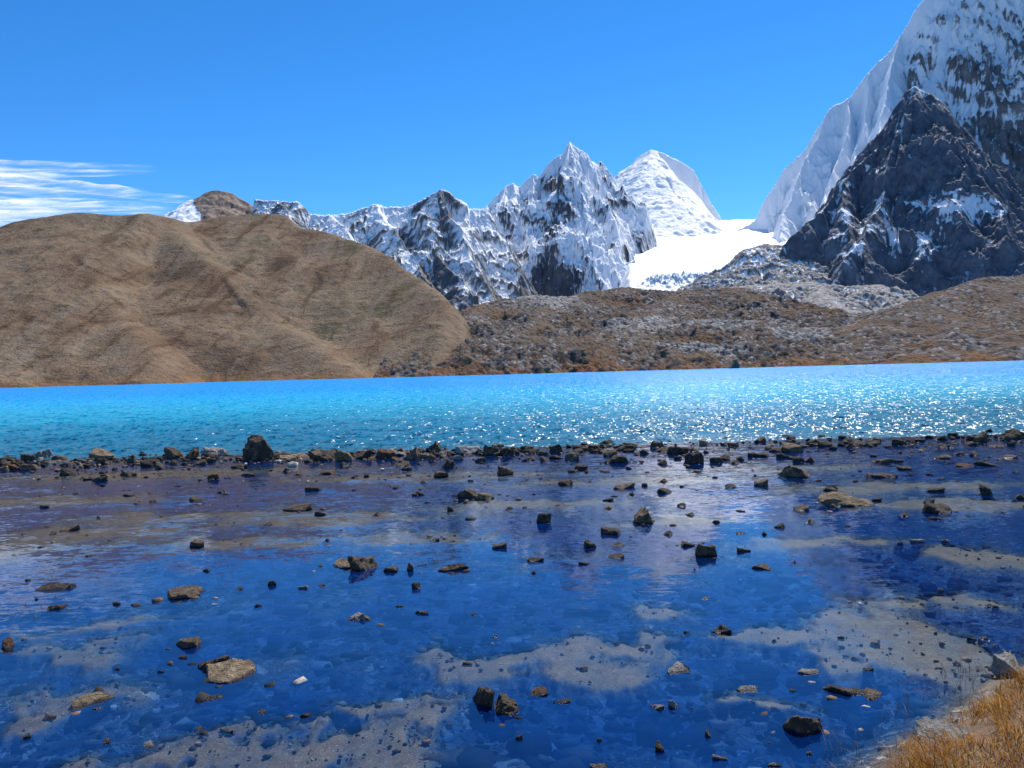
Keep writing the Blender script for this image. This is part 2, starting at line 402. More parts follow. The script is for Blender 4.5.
    o = terrain("mountain", M_dome, (180, 1000), (2300, 3700), 420, 560, [
        ridge([(560, 215, 3260), (590, 195, 3260), (612, 179, 3260), (619, 174, 3260), (631, 164.5, 3260), (640, 155, 3255), (649, 149.5, 3250), (656, 150.5, 3250)], .85, .62, 90, e=4.0, w=1.4),
        ridge([(656, 150.5, 3250), (664, 153, 3245), (672, 157, 3240), (682, 161, 3235), (694, 170, 3220), (702, 187, 3200), (711, 204, 3170), (721.6, 220, 3150), (735, 228, 3130), (760, 240, 3100)], 2.4, 1.9, 90, e=1.8, w=1.0),
        ridge([(634, 163, 3255), (652, 172, 3190), (662, 182, 3160), (668, 196, 3120)], .7, .7, 80, e=4),
        ridge([(620, 174, 3260), (632, 205, 3140), (650, 232, 3030)], .9, 1.1, 80),
        ridge([(694, 171, 3220), (703, 205, 3150), (712, 232, 3090)], 1.7, 1.7, 80),
    ], floor=300, warp=14, wl=140, rough=13, rl=230, d0=110, flute=11, fl=95, jag=.9, jl=45, seed=33,
        snow=lambda X, Y, h, nz, cv, dd, gx, gy: 1.0 + .5 * (nz - .55) + .04 * np.clip(cv, -3, 3) + .25 * fbm(X / 60, h / 120, 4, 61))
    tag(o, "domed white snow peak right of the rocky twin summit", "mountain", kind='structure')

    # ---------- central rocky snow peak
    M_peak = mat_snowrock("peak_rock", 1.15, (.036, .042, .058), (.085, .09, .108), 0, .20, .5)
    def snow_peak(X, Y, h, nz, cv, dd, gx, gy):
        px = 512 + X / Y * F
        cliff = np.exp(-((px - 545) / 30) ** 2) * sstep(520, 330, h)
        cliff2 = np.exp(-((px - 500) / 12) ** 2) * sstep(620, 500, h)
        east = np.clip(gx * -1, -1, 1)
        return .92 + .9 * (nz - .56) + .06 * np.clip(cv, -3, 3) + .75 * fbm(X / 95, h / 120, 4, 71) + .16 * east - .42 * cliff - .2 * cliff2 + .15 * np.exp(-dd / 20)
    o = terrain("mountain", M_peak, (-150, 480), (1780, 2700), 560, 600, [
        ridge([(470, 240, 2330), (484, 212, 2360), (490.5, 203, 2370), (498, 193, 2375), (505.5, 184.7, 2380), (514, 182, 2385), (520.6, 186, 2390), (534, 174, 2400), (538, 178, 2400), (552, 160, 2410), (560, 155, 2415), (566, 152, 2420), (570.6, 140.5, 2420), (574, 144, 2420), (578, 147, 2420), (590, 153, 2410), (596, 163, 2400), (601, 171, 2400), (612, 178, 2390), (620, 195, 2360), (628, 215, 2320), (631, 238, 2270), (634, 275, 2170)], 1.25, .95, 80, e=5, w=1.6),
        ridge([(570.6, 141, 2420), (556, 190, 2270), (560, 240, 2110), (556, 292, 1950)], 1.1, .95, 80),
        ridge([(590, 153, 2410), (592, 200, 2260), (602, 245, 2110), (606, 285, 1990)], 1.1, .95, 80, e=3.5),
        ridge([(534, 174, 2400), (528, 215, 2270), (520, 260, 2130), (522, 292, 2010)], 1.3, 1.0, 80),
        ridge([(505, 185, 2380), (496, 225, 2260), (498, 262, 2120)], 1.2, 1.0, 80, w=1.8),
        ridge([(634, 259, 2070), (618, 266, 2060), (596, 284, 2040)], 2.2, 1.5, 40),
    ], floor=120, warp=20, wl=140, rough=52, rl=230, d0=90, flute=30, fl=74, jag=2.4, jl=24, extra=lambda X, Y, h, dd: -3 * np.clip(512 + X / Y * F - 638 - 13 * sstep(2150, 2350, Y), 0, None) * Y / F, snow=snow_peak, seed=37)
    tag(o, "jagged snow and rock peak with pointed summit in the centre of the skyline", "mountain", kind='structure')

    # ---------- snowy ridge left of the centre
    M_rdg = mat_snowrock("ridge_rock", 1.0, (.07, .068, .072), (.155, .147, .145), 0, .24, .46)
    def snow_ridge(X, Y, h, nz, cv, dd, gx, gy):
        px = 512 + X / Y * F
        return .50 + .30 * fbm((X - .55 * Y) / 16, Y / 130, 4, 83) + .8 * (nz - .66) + .12 * np.clip(cv, -2, 2) + .45 * fbm(X / 65, Y / 65, 4, 81) + .2 * sstep(250, 420, h) - .3 * sstep(280, 120, h) + .07 - .24 * sstep(330, 300, px) + .12 * sstep(420, 480, px) - .4 * np.exp(-((px - 446) / 16) ** 2) * sstep(35, 12, dd)
    o = terrain("ridge", M_rdg, (-640, 120), (1350, 2300), 680, 460, [
        ridge([(240, 200, 2050), (253, 198.6, 2040), (266, 200, 2030), (278, 199.5, 2020), (290, 202, 2010), (299, 202, 2000), (306, 209, 2000), (311, 213, 2000), (325, 215.5, 2000), (347, 213, 2000), (362, 208, 2000), (376.6, 203.5, 2000), (387.5, 207, 2000), (406, 206, 1990), (418, 203, 1980), (428, 198, 1980), (434, 193, 1980),
               (440, 188, 1980), (448, 193, 1980), (454, 198, 1980), (460, 200, 1980), (468, 203, 1985), (471, 208.5, 1990), (482, 209.5, 2000), (490, 206, 2010), (500, 225, 2030)], 1.25, .8, 80, e=2.6),
        ridge([(440, 189, 1980), (462, 235, 1830), (478, 270, 1700), (488, 296, 1600)], .95, .85, 80, e=1.8),
        ridge([(406, 206, 1990), (436, 250, 1800), (462, 285, 1640)], .95, .85, 80),
        ridge([(376, 204, 2000), (402, 245, 1830), (432, 285, 1650)], .95, .85, 80),
        ridge([(330, 215, 2000), (370, 255, 1800), (400, 290, 1600)], .95, .85, 80),
        ridge([(278, 200, 2020), (300, 240, 1800), (320, 270, 1600)], .9, .8, 80),
    ], floor=20, warp=22, wl=100, rough=24, rl=150, d0=60, flute=17, fl=48, jag=2.4, jl=18, snow=snow_ridge, seed=41)
    tag(o, "grey ridge streaked with snow left of the central peak", "ridge", kind='structure')

    # ---------- brown pyramid behind the hill
    M_pyr = mat_snowrock("brown_summit", .5, (.15, .11, .085), (.22, .165, .13), 0, .14, .4)
    o = terrain("mountain", M_pyr, (-1250, -520), (1900, 2700), 320, 260, [
        ridge([(140, 235, 2300), (167, 215.5, 2280), (186, 203, 2270), (200, 196, 2260), (206, 191.5, 2255), (216, 190, 2250), (226, 191.5, 2250), (232, 193, 2250), (240, 198, 2240), (252, 204, 2220), (275, 214, 2200)], .8, .6, 80),
        ridge([(206, 192, 2255), (203, 210, 2150), (200, 230, 2050)], .62, .6),
    ], floor=100, warp=12, wl=90, rough=9, rl=80, d0=60, jag=1.6, jl=18, seed=45,
        snow=lambda X, Y, h, nz, cv, dd, gx, gy: .05 + 1.1 * sstep(205, 197, 512 + X / Y * F + .12 * (h - 480)) * .8 + .8 * fbm(X / 45, h / 30, 5, 91))
    tag(o, "brown pointed summit with a snow covered left flank behind the hill", "mountain", kind='structure')

build_mountains()

# ------------------------------------------------------------------ ground sheet and water
ang = np.concatenate([np.linspace(-180, -52, 40)[:-1], np.linspace(-52, 52, 760), np.linspace(52, 180, 40)[1:]])
rad = np.concatenate([np.linspace(.3, 3.2, 14)[:-1], np.exp(np.linspace(np.log(3.2), np.log(30), 640)), np.exp(np.linspace(np.log(31), np.log(20000), 60))])
A, RR = np.meshgrid(R(1) * ang, rad)
GX, GY = (np.sin(A) * RR).ravel(), (np.cos(A) * RR).ravel()

# rows of mud: (px, py, rx, ry, height)  -> world ellipses on the lake bed
MUD = [(540, 664, 105, 17, .9), (470, 655, 40, 12, .8), (620, 640, 60, 10, .6), (660, 607, 34, 9, .5), (380, 714, 46, 12, 1), (415, 735, 36, 12, 1), (330, 752, 70, 14, 1),
       (230, 762, 110, 16, 1), (75, 757, 55, 12, .7), (225, 737, 50, 10, .9), (70, 702, 70, 10, .35), (60, 652, 60, 10, .4), (110, 622, 70, 8, .3), (90, 688, 55, 8, .3),
       (905, 636, 62, 24, .9), (945, 668, 42, 18, .9), (985, 606, 28, 7, 1), (885, 602, 50, 9, .7), (985, 560, 50, 12, .8), (785, 638, 80, 13, .6), (770, 712, 60, 9, .3), (1000, 672, 30, 9, .8),
       (90, 533, 110, 10, .45), (0, 550, 60, 16, .55), (250, 541, 110, 8, .4), (420, 538, 110, 8, .35), (330, 519, 140, 6, .3), (620, 481, 170, 5, .3), (900, 486, 150, 7, .4), (150, 474, 190, 5, .4), (430, 476, 170, 5, .35),
       (30, 501, 130, 5, .3), (960, 503, 140, 6, .35), (540, 503, 150, 5, .25), (850, 655, 40, 12, .5), (820, 540, 110, 7, .2), (760, 468, 160, 4, .3), (200, 515, 150, 5, .25), (690, 520, 120, 5, .2)]
# soil edge of the grassy bank in the near right corner
EDGE = np.array([ground(*p)[:2] for p in ((858, 800), (884, 768), (903, 752), (936, 737), (962, 718), (984, 703), (1004, 684), (1040, 668), (1100, 650), (1200, 640))])

def bank_dist(x, y):
    """signed distance, positive inside the bank (to the right of the edge line)"""
    best = np.full(x.shape, 1e9); sgn = np.ones(x.shape)
    for a, b in zip(EDGE[:-1], EDGE[1:]):
        v = b - a; L2 = v @ v
        t = np.clip(((x - a[0]) * v[0] + (y - a[1]) * v[1]) / L2, 0, 1)
        d = np.hypot(x - a[0] - t * v[0], y - a[1] - t * v[1])
        s = v[0] * (y - a[1]) - v[1] * (x - a[0])
        m = d < best
        best = np.where(m, d, best); sgn = np.where(m, np.where(s < 0, 1, -1), sgn)
    return best * sgn

def bed_height(x, y):
    r = np.hypot(x, y)
    base = -.115 - .05 * fbm(x / 1.7, y / 2.5, 4, 5) + .05 * (ridged(x / .42, y / .36, 4, 51) - .5)
    silt = sstep(-.05, .55, fbm(x / 1.1, y / 1.5, 5, 52, .6))
    base = base * (1 - .55 * silt)
    base = base * (1 - .08 * sstep(8, 14, y))
    mud = np.full(x.shape, -1.0)
    wx = x + .45 * fbm(x / .8, y / .8, 5, 8); wy = y + .8 * fbm(x / .8, y / 1., 5, 9)
    for (px, py, rx, ry, s) in MUD:
        if py < 560: s = s * .55
        c = ground(px, py); e = ground(px + rx, py); n_, f_ = ground(px, py + ry), ground(px, py - ry)
        ax = abs(e[0] - c[0]); ay = abs(f_[1] - n_[1]) / 2
        e2 = 1 - np.hypot((wx - c[0]) / ax, (wy - c[1]) / ay)
        mud = np.maximum(mud, np.clip(e2, -1, .6) - (1 - s) * .28)
    mud = mud + .62 * fbm(x / .32, y / .5, 6, 14, .6)
    mud = mud + .34 * fbm(x / .09, y / .13, 4, 33)
    mm = sstep(-.58, .24, mud)
    h = base * (1 - mm) + mm * (-.019 + .017 * fbm(x / .25, y / .3, 4, 15))
    # bar of stones between lake and shallows
    bar = np.exp(-((y - 20.2 - .5 * fbm(x / 3, x * 0, 3, 6)) / .9) ** 2)
    h = h + bar * (.07 + .07 * fbm(x / .6, y / .6, 3, 7)) * (1 - .55 * sstep(1, 5, x))
    deep = sstep(21, 60, y)
    h = h - deep * 3.0
    bd = bank_dist(x, y)
    h = np.where((r < 40), np.where(bd > -.3, np.maximum(h, np.clip(.03 + .42 * bd, -.2, .16 + .04 * fbm(x / .3, y / .3, 3, 4))), h), h)
    back = sstep(2.2, .8, y) * (r < 60)
    h = h * (1 - back) + back * .12
    return h, np.maximum(mm, .32 * silt), bd

bh, bm, bd = bed_height(GX, GY)
k = NT("lake_bed")
p = k.pos()
dn = k.noise(p, 3.0, 4, .6)
wv = k.n('ShaderNodeVectorMath', operation='MULTIPLY_ADD'); k.l(dn.outputs['Color'], wv.inputs[0]); wv.inputs[1].default_value = (.55, .55, .1); k.l(k.pos((1, .8, 1)), wv.inputs[2])
def cobbles(scale):
    a = k.n('ShaderNodeTexVoronoi'); k.l(wv.outputs[0], a.inputs['Vector']); a.inputs['Scale'].default_value = scale
    b = k.n('ShaderNodeTexVoronoi', feature='DISTANCE_TO_EDGE'); k.l(wv.outputs[0], b.inputs['Vector']); b.inputs['Scale'].default_value = scale
    s_ = k.n('ShaderNodeSeparateColor'); k.l(a.outputs['Color'], s_.inputs[0])
    return s_.outputs[0], b.outputs['Distance']
ca, ea = cobbles(10.0); cb, eb = cobbles(30.0)
pick = k.mapr(k.noise(p, 1.3, 3, .6).outputs['Fac'], .44, .56)
cc = k.mix(pick, ca, cb); ee = k.mix(pick, ea, eb)
nz_ = k.noise(p, 9, 6, .7).outputs['Fac']
stone = k.ramp(cc, [(.1, (.010, .011, .013)), (.45, (.045, .045, .046)), (.75, (.11, .105, .10)), (1, (.25, .235, .21))])
stone = k.mix(k.mapr(ee, .0, .09, .8, 0), stone, (.012, .014, .018))
stone = k.mix(k.mapr(nz_, .45, .7, 0, .6), stone, (.035, .04, .05))
mudc = k.ramp(nz_, [(.3, (.060, .041, .026)), (.5, (.108, .078, .053)), (.7, (.155, .118, .085))])
fine = k.noise(p, 60, 3, .7).outputs['Fac']
mudc = k.mix(k.mapr(fine, .5, .62, 0, .75), mudc, (.045, .04, .038))
mudc = k.mix(k.mapr(k.noise(p, 95, 2, .5).outputs['Fac'], .62, .70, 0, .7), mudc, (.34, .31, .27))
c = k.mix(k.mapr(k.math('ADD', k.attr('mud'), k.math('MULTIPLY', k.math('SUBTRACT', nz_, .5), .5)), .2, .8), stone, mudc)
soil = k.ramp(nz_, [(.3, (.06, .035, .018)), (.7, (.16, .095, .045))])
c = k.mix(k.mapr(k.attr('bank'), -.02, .08), c, soil)
notmud = k.math('MULTIPLY', k.mapr(k.attr('mud'), .7, .2), k.mapr(k.attr('bank'), .05, -.05))
M_bed = k.done(k.bsdf(c, .7, k.bump(k.math('ADD', k.math('MULTIPLY', nz_, .5), k.math('MULTIPLY', notmud, k.mapr(ee, 0, .12))), .5, .03), .3))
o = mesh_grid("ground", np.stack([GX, GY, bh], 1), len(ang), len(rad), M_bed, {'mud': bm, 'bank': np.clip(bd, -1, 1)})
tag(o, "muddy and stony bed of the shallows running out under the lake", "ground", kind='structure')

# --- clear shallow water
def slope_normal(k, layers, gain=None, across=1.0):
    """normal tilted by two noise channels per layer: (scale vec, strength)"""
    acc = None
    for vec, scale, det, amp in layers:
        n = k.noise(vec, scale, det, .6)
        sub = k.n('ShaderNodeVectorMath', operation='SUBTRACT'); k.l(n.outputs['Color'], sub.inputs[0]); sub.inputs[1].default_value = (.5, .5, .5)
        mul = k.n('ShaderNodeVectorMath', operation='MULTIPLY'); k.l(sub.outputs[0], mul.inputs[0]); mul.inputs[1].default_value = (amp * across, amp, 0)
        if acc is None: acc = mul.outputs[0]
        else:
            ad = k.n('ShaderNodeVectorMath', operation='ADD'); k.l(acc, ad.inputs[0]); k.l(mul.outputs[0], ad.inputs[1]); acc = ad.outputs[0]
    if gain is not None:
        sc_ = k.n('ShaderNodeVectorMath', operation='SCALE'); k.l(acc, sc_.inputs[0]); k.l(gain, sc_.inputs['Scale']); acc = sc_.outputs[0]
    geo = k.n('ShaderNodeNewGeometry')
    ad = k.n('ShaderNodeVectorMath', operation='ADD'); k.l(acc, ad.inputs[0]); k.l(geo.outputs['Normal'], ad.inputs[1])
    nm = k.n('ShaderNodeVectorMath', operation='NORMALIZE'); k.l(ad.outputs[0], nm.inputs[0])
    return nm.outputs[0]

def ruffle(k):
    lanes = k.mapr(k.noise(k.pos((1 / 5, 1 / 2.2, 1)), 1, 4, .6, .8).outputs['Fac'], .44, .66)
    sy = k.n('ShaderNodeSeparateXYZ'); k.l(k.pos(), sy.inputs[0])
    out = k.mapr(sy.outputs['Y'], 9.5, 15, 0, 1)                 # the breeze reaches the open side first
    return k.math('ADD', k.math('ADD', .9, k.math('MULTIPLY', 2.0, lanes)), k.math('MULTIPLY', out, k.math('ADD', 1.6, k.math('MULTIPLY', lanes, 2.0))))
k = NT("clear_water")
nrm = slope_normal(k, [(k.pos((.7, 1.5, 1)), 2.2, 3, .04), (k.pos((.6, 1.8, 1)), 12, 3, .06)], ruffle(k))   # calm lanes and wind-ruffled lanes
fr = k.n('ShaderNodeFresnel'); fr.inputs['IOR'].default_value = 1.42; k.l(nrm, fr.inputs['Normal'])
gl = k.n('ShaderNodeBsdfGlossy'); gl.inputs['Roughness'].default_value = .015; k.l(nrm, gl.inputs['Normal'])
dep = k.attr('depth')                      # metres of water over the bed: Beer-Lambert tint and milkiness
def beer(a): return k.math('POWER', math.e, k.math('MULTIPLY', dep, -a))
cmb = k.n('ShaderNodeCombineColor')
for i_, a_ in enumerate((13.0, 6.5, .9)): k.l(beer(a_), cmb.inputs[i_])
tr = k.n('ShaderNodeBsdfTransparent'); k.l(cmb.outputs[0], tr.inputs['Color'])
df = k.n('ShaderNodeBsdfDiffuse'); df.inputs['Color'].default_value = (.003, .080, .48, 1)
m1 = k.n('ShaderNodeMixShader'); k.l(k.math('SUBTRACT', 1.0, beer(1.5)), m1.inputs[0]); k.l(tr.outputs[0], m1.inputs[1]); k.l(df.outputs[0], m1.inputs[2])
m2 = k.n('ShaderNodeMixShader'); k.l(fr.outputs[0], m2.inputs[0]); k.l(m1.outputs[0], m2.inputs[1]); k.l(gl.outputs[0], m2.inputs[2])
M_sh = k.done(m2.outputs[0])
nr = int((rad < 30).sum())
nA = len(ang); rI, cI = np.meshgrid(np.arange(nr - 1), np.arange(30, nA - 30), indexing='ij')
q0 = (rI * nA + cI).ravel(); Qs = np.stack([q0, q0 + 1, q0 + 1 + nA, q0 + nA], 1)
Qs = Qs[(GY[Qs] < 21.05).all(1)]
used, inv = np.unique(Qs, return_inverse=True)
o = mesh_raw("shallow_water", np.stack([GX[used], GY[used], GX[used] * 0], 1), inv.reshape(-1, 4), M_sh, True, {'depth': np.clip(-bh[used], 0, 1)})
tag(o, "clear blue shallow water over mud and stones in the foreground", "water", kind='structure')

# --- milky turquoise lake, with wind waves as real relief close to the bar
ang2 = np.linspace(-48, 48, 620)
rad2 = np.exp(np.linspace(np.log(20.95), np.log(190), 620)); rad2 = np.concatenate([rad2, np.exp(np.linspace(np.log(193), np.log(1000), 50))])
A, YY = np.meshgrid(np.tan(R(1) * ang2), rad2)
LX, LY = (A * YY).ravel(), YY.ravel()
step = LY * (math.log(190 / 21) / 620)
LZ = 0
wr = np.random.default_rng(11)
for wl_, amp, n_ in ((3.2, .022, 5), (1.7, .016, 6), (.9, .010, 7), (.5, .006, 8)):
    for i in range(n_):
        th = wr.normal(-.5, .55); w = wl_ * wr.uniform(.8, 1.25); ph = wr.uniform(0, 6.28)
        kx, ky = math.sin(th) * 2 * math.pi / w, math.cos(th) * 2 * math.pi / w
        s = np.sin(kx * LX + ky * LY + ph + 1.5 * fbm(LX / 6, LY / 6, 2, i))
        LZ = LZ + amp * .55 * (1 - np.abs(s)) * 2 * sstep(w * .45, w * .2, step)
gust = .6 + .8 * fbm(LX / 25, LY / 40, 3, 5)
LZ = (LZ - LZ.mean()) * np.clip(gust, .2, 1.5) * sstep(21, 24, LY) - .004
k = NT("turquoise_lake")
nrm = slope_normal(k, [(k.pos((1, .7, 1)), 1.6, 3, 2.7), (k.pos((1, .5, 1)), 7.0, 2, 3.8)], None, .62)
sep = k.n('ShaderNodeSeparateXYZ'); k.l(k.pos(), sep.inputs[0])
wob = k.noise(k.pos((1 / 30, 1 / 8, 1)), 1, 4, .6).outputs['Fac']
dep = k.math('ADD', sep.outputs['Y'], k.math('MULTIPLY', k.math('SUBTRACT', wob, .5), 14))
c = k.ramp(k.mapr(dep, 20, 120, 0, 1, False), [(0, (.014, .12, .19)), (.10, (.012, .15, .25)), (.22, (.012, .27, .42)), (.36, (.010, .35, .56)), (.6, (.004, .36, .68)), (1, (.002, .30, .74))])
M_lake = k.done(k.bsdf(c, .25, nrm, .22, IOR=1.333))
o = mesh_grid("lake_water", np.stack([LX, LY, LZ], 1), len(ang2), len(rad2), M_lake)
tag(o, "bright turquoise lake with sun glitter stretching to the far shore", "lake", kind='structure')

# ------------------------------------------------------------------ rocks
def rock_mat(name, dark, mid_, light):
    k = NT(name)
    p = k.pos(obj=True)
    inf = k.n('ShaderNodeObjectInfo')
    off = k.n('ShaderNodeVectorMath', operation='ADD'); k.l(p, off.inputs[0]); k.l(inf.outputs['Location'], off.inputs[1])
    n1 = k.noise(off.outputs[0], 2.2, 6, .68).outputs['Fac']
    n2 = k.noise(off.outputs[0], 9, 5, .7).outputs['Fac']
    c = k.ramp(n1, [(.32, dark), (.5, mid_), (.68, light)])
    c = k.mix(k.mapr(n2, .56, .68, 0, .7), c, tuple(x * .35 for x in mid_))
    c = k.mix(k.mapr(n2, .42, .30, 0, .5), c, tuple(min(.6, x * 1.6) for x in light))
    hsv = k.n('ShaderNodeHueSaturation'); k.l(c, hsv.inputs['Color'])
    k.l(k.math('ADD', .75, k.math('MULTIPLY', inf.outputs['Random'], .5)), hsv.inputs['Value'])
    c = hsv.outputs[0]
    # wet dark band just above the water
    sp = k.n('ShaderNodeSeparateXYZ'); k.l(k.pos(), sp.inputs[0])
    wet = k.math('ADD', sp.outputs['Z'], k.math('MULTIPLY', k.math('SUBTRACT', n1, .5), .03))
    wf = k.mapr(wet, .022, .004)
    c = k.mix(wf, c, k.mix(.72, c, (.008, .008, .009)))
    sh = k.n('ShaderNodeBsdfPrincipled')
    k.l(c, sh.inputs['Base Color']); sh.inputs['Specular IOR Level'].default_value = .35
    k.l(k.mapr(wet, .022, .004, .85, .35), sh.inputs['Roughness'])
    k.l(k.bump(k.math('ADD', n1, k.math('MULTIPLY', n2, .6)), 1.0, .25), sh.inputs['Normal'])
    return k.done(sh.outputs[0])

RM = {'d': rock_mat("dark_stone", (.034, .026, .019), (.105, .076, .052), (.32, .235, .155)),
      'b': rock_mat("brown_stone", (.075, .050, .031), (.22, .150, .095), (.42, .31, .20)),
      't': rock_mat("tan_stone", (.12, .085, .048), (.34, .24, .14), (.55, .42, .27)),
      'r': rock_mat("rust_stone", (.07, .03, .018), (.20, .09, .045), (.36, .19, .105)),
      'p': rock_mat("pale_stone", (.20, .18, .16), (.42, .39, .36), (.62, .59, .55)),
      'w': rock_mat("whitish_stone", (.34, .31, .27), (.58, .55, .50), (.78, .76, .72)),
      'g': rock_mat("grey_stone", (.05, .05, .052), (.13, .128, .125), (.26, .25, .24))}

def rock_verts(seed, sub=3, spike=0.0, flat=1.0):
    r = np.random.default_rng(seed)
    import bmesh
    bm = bmesh.new(); bmesh.ops.create_icosphere(bm, subdivisions=sub, radius=1)
    V = np.array([v.co[:] for v in bm.verts]); T = np.array([[v.index for v in f.verts] for f in bm.faces]); bm.free()
    tn_ = np.array([r.normal(0, .28), r.normal(-.08, .22), 1.0]); tn_ /= np.linalg.norm(tn_); td_ = r.uniform(.34, .6) if not spike else .75
    over = np.clip(V @ tn_ - td_, 0, None); V = V - over[:, None] * tn_ * .92
    for _ in range(r.integers(6, 11)):                       # chop facets off
        n = r.normal(size=3); n[2] = n[2] * .8 + .1; n /= np.linalg.norm(n); dcut = r.uniform(.30, .78)
        dot = V @ n; over = np.clip(dot - dcut, 0, None)
        V = V - over[:, None] * n * .94
    V = V * (1 + .26 * fbm(V[:, 0] * 1.6 + V[:, 2] * 1.3 + seed, V[:, 1] * 1.6 - V[:, 2] * .9, 4, seed % 9)[:, None])
    V = V * (1 + .10 * fbm(V[:, 0] * 5 + V[:, 2] * 4, V[:, 1] * 5 - V[:, 2] * 3 + seed, 3, 2)[:, None])
    if spike:
        k_ = np.clip(V[:, 2], 0, 1)
        V[:, 0] *= 1 - spike * k_; V[:, 1] *= 1 - spike * k_; V[:, 0] += spike * 1.2 * k_ * r.choice([-1, 1])
    V = V * (1 + .10 * fbm(V[:, 0] * 2.7 - V[:, 2] * 2.1 + 5 + seed, V[:, 1] * 2.7 + V[:, 2] * 1.7, 3, 6)[:, None])
    for ax_ in (0, 1):                                       # exactly two units wide and deep
        lo, hi = V[:, ax_].min(), V[:, ax_].max(); V[:, ax_] = (V[:, ax_] - (lo + hi) / 2) * 2 / (hi - lo)
    V[:, 2] /= V[:, 2].max()
    V[:, 2] = np.where(V[:, 2] < 0, V[:, 2] * .45, V[:, 2])
    return V, T

def rock_mesh(seed, sub, spike):
    V, T = rock_verts(seed, sub, spike)
    me = bpy.data.meshes.new("rock")
    me.vertices.add(len(V)); me.vertices.foreach_set('co', V.astype(np.float32).ravel())
    me.loops.add(T.size); me.loops.foreach_set('vertex_index', T.astype(np.int32).ravel())
    me.polygons.add(len(T)); me.polygons.foreach_set('loop_start', np.arange(0, T.size, 3, dtype=np.int32))
    me.update()
    return me

PROTO = {}
def proto(tone, i, spike):
    key = (tone, i % 9, spike)
    if key not in PROTO:
        me = rock_mesh(100 + (i % 9) * 7 + int(spike * 30), 3, spike * .22); me.materials.append(RM[tone]); PROTO[key] = me
    return PROTO[key]

def rock(px, py, w_, h_, tone, label, group=None, spike=0, i=0, own=None, z0=0.0, sink=.0, kind_name="rock", flat=.62):
    """(px, py) middle of the rock's foot; w_, h_ its size on the picture, turned into metres at its own distance"""
    g = ground(px, py, z0)
    D = g[1] + .03
    w = w_ * D / F
    el = math.atan2(CAM_H - z0, D)
    dep = w * flat
    h = max((h_ * ((1.0 if w_ == 34 and h_ == 28 else .78) if own else .6) * D / F - dep * math.sin(el) * .75) / math.cos(el), .17 * w)
    if own is None: me = proto(tone, i, 1 if spike else 0)
    else:
        me = rock_mesh(own, 5 if w_ > 24 else 4, spike * .2); me.materials.append(RM[tone])
    o = link(bpy.data.objects.new(kind_name, me))
    o.location = (g[0], g[1] + dep * .5, z0 - .02 - sink)
    o.scale = (w / 2, dep / 2, h + .02)
    o.rotation_euler = (random.uniform(-.16, .16), random.uniform(-.2, .2), (R(180) if (i * 7) % 2 else 0) + random.uniform(-.3, .3))
    return tag(o, label, "rock", group)

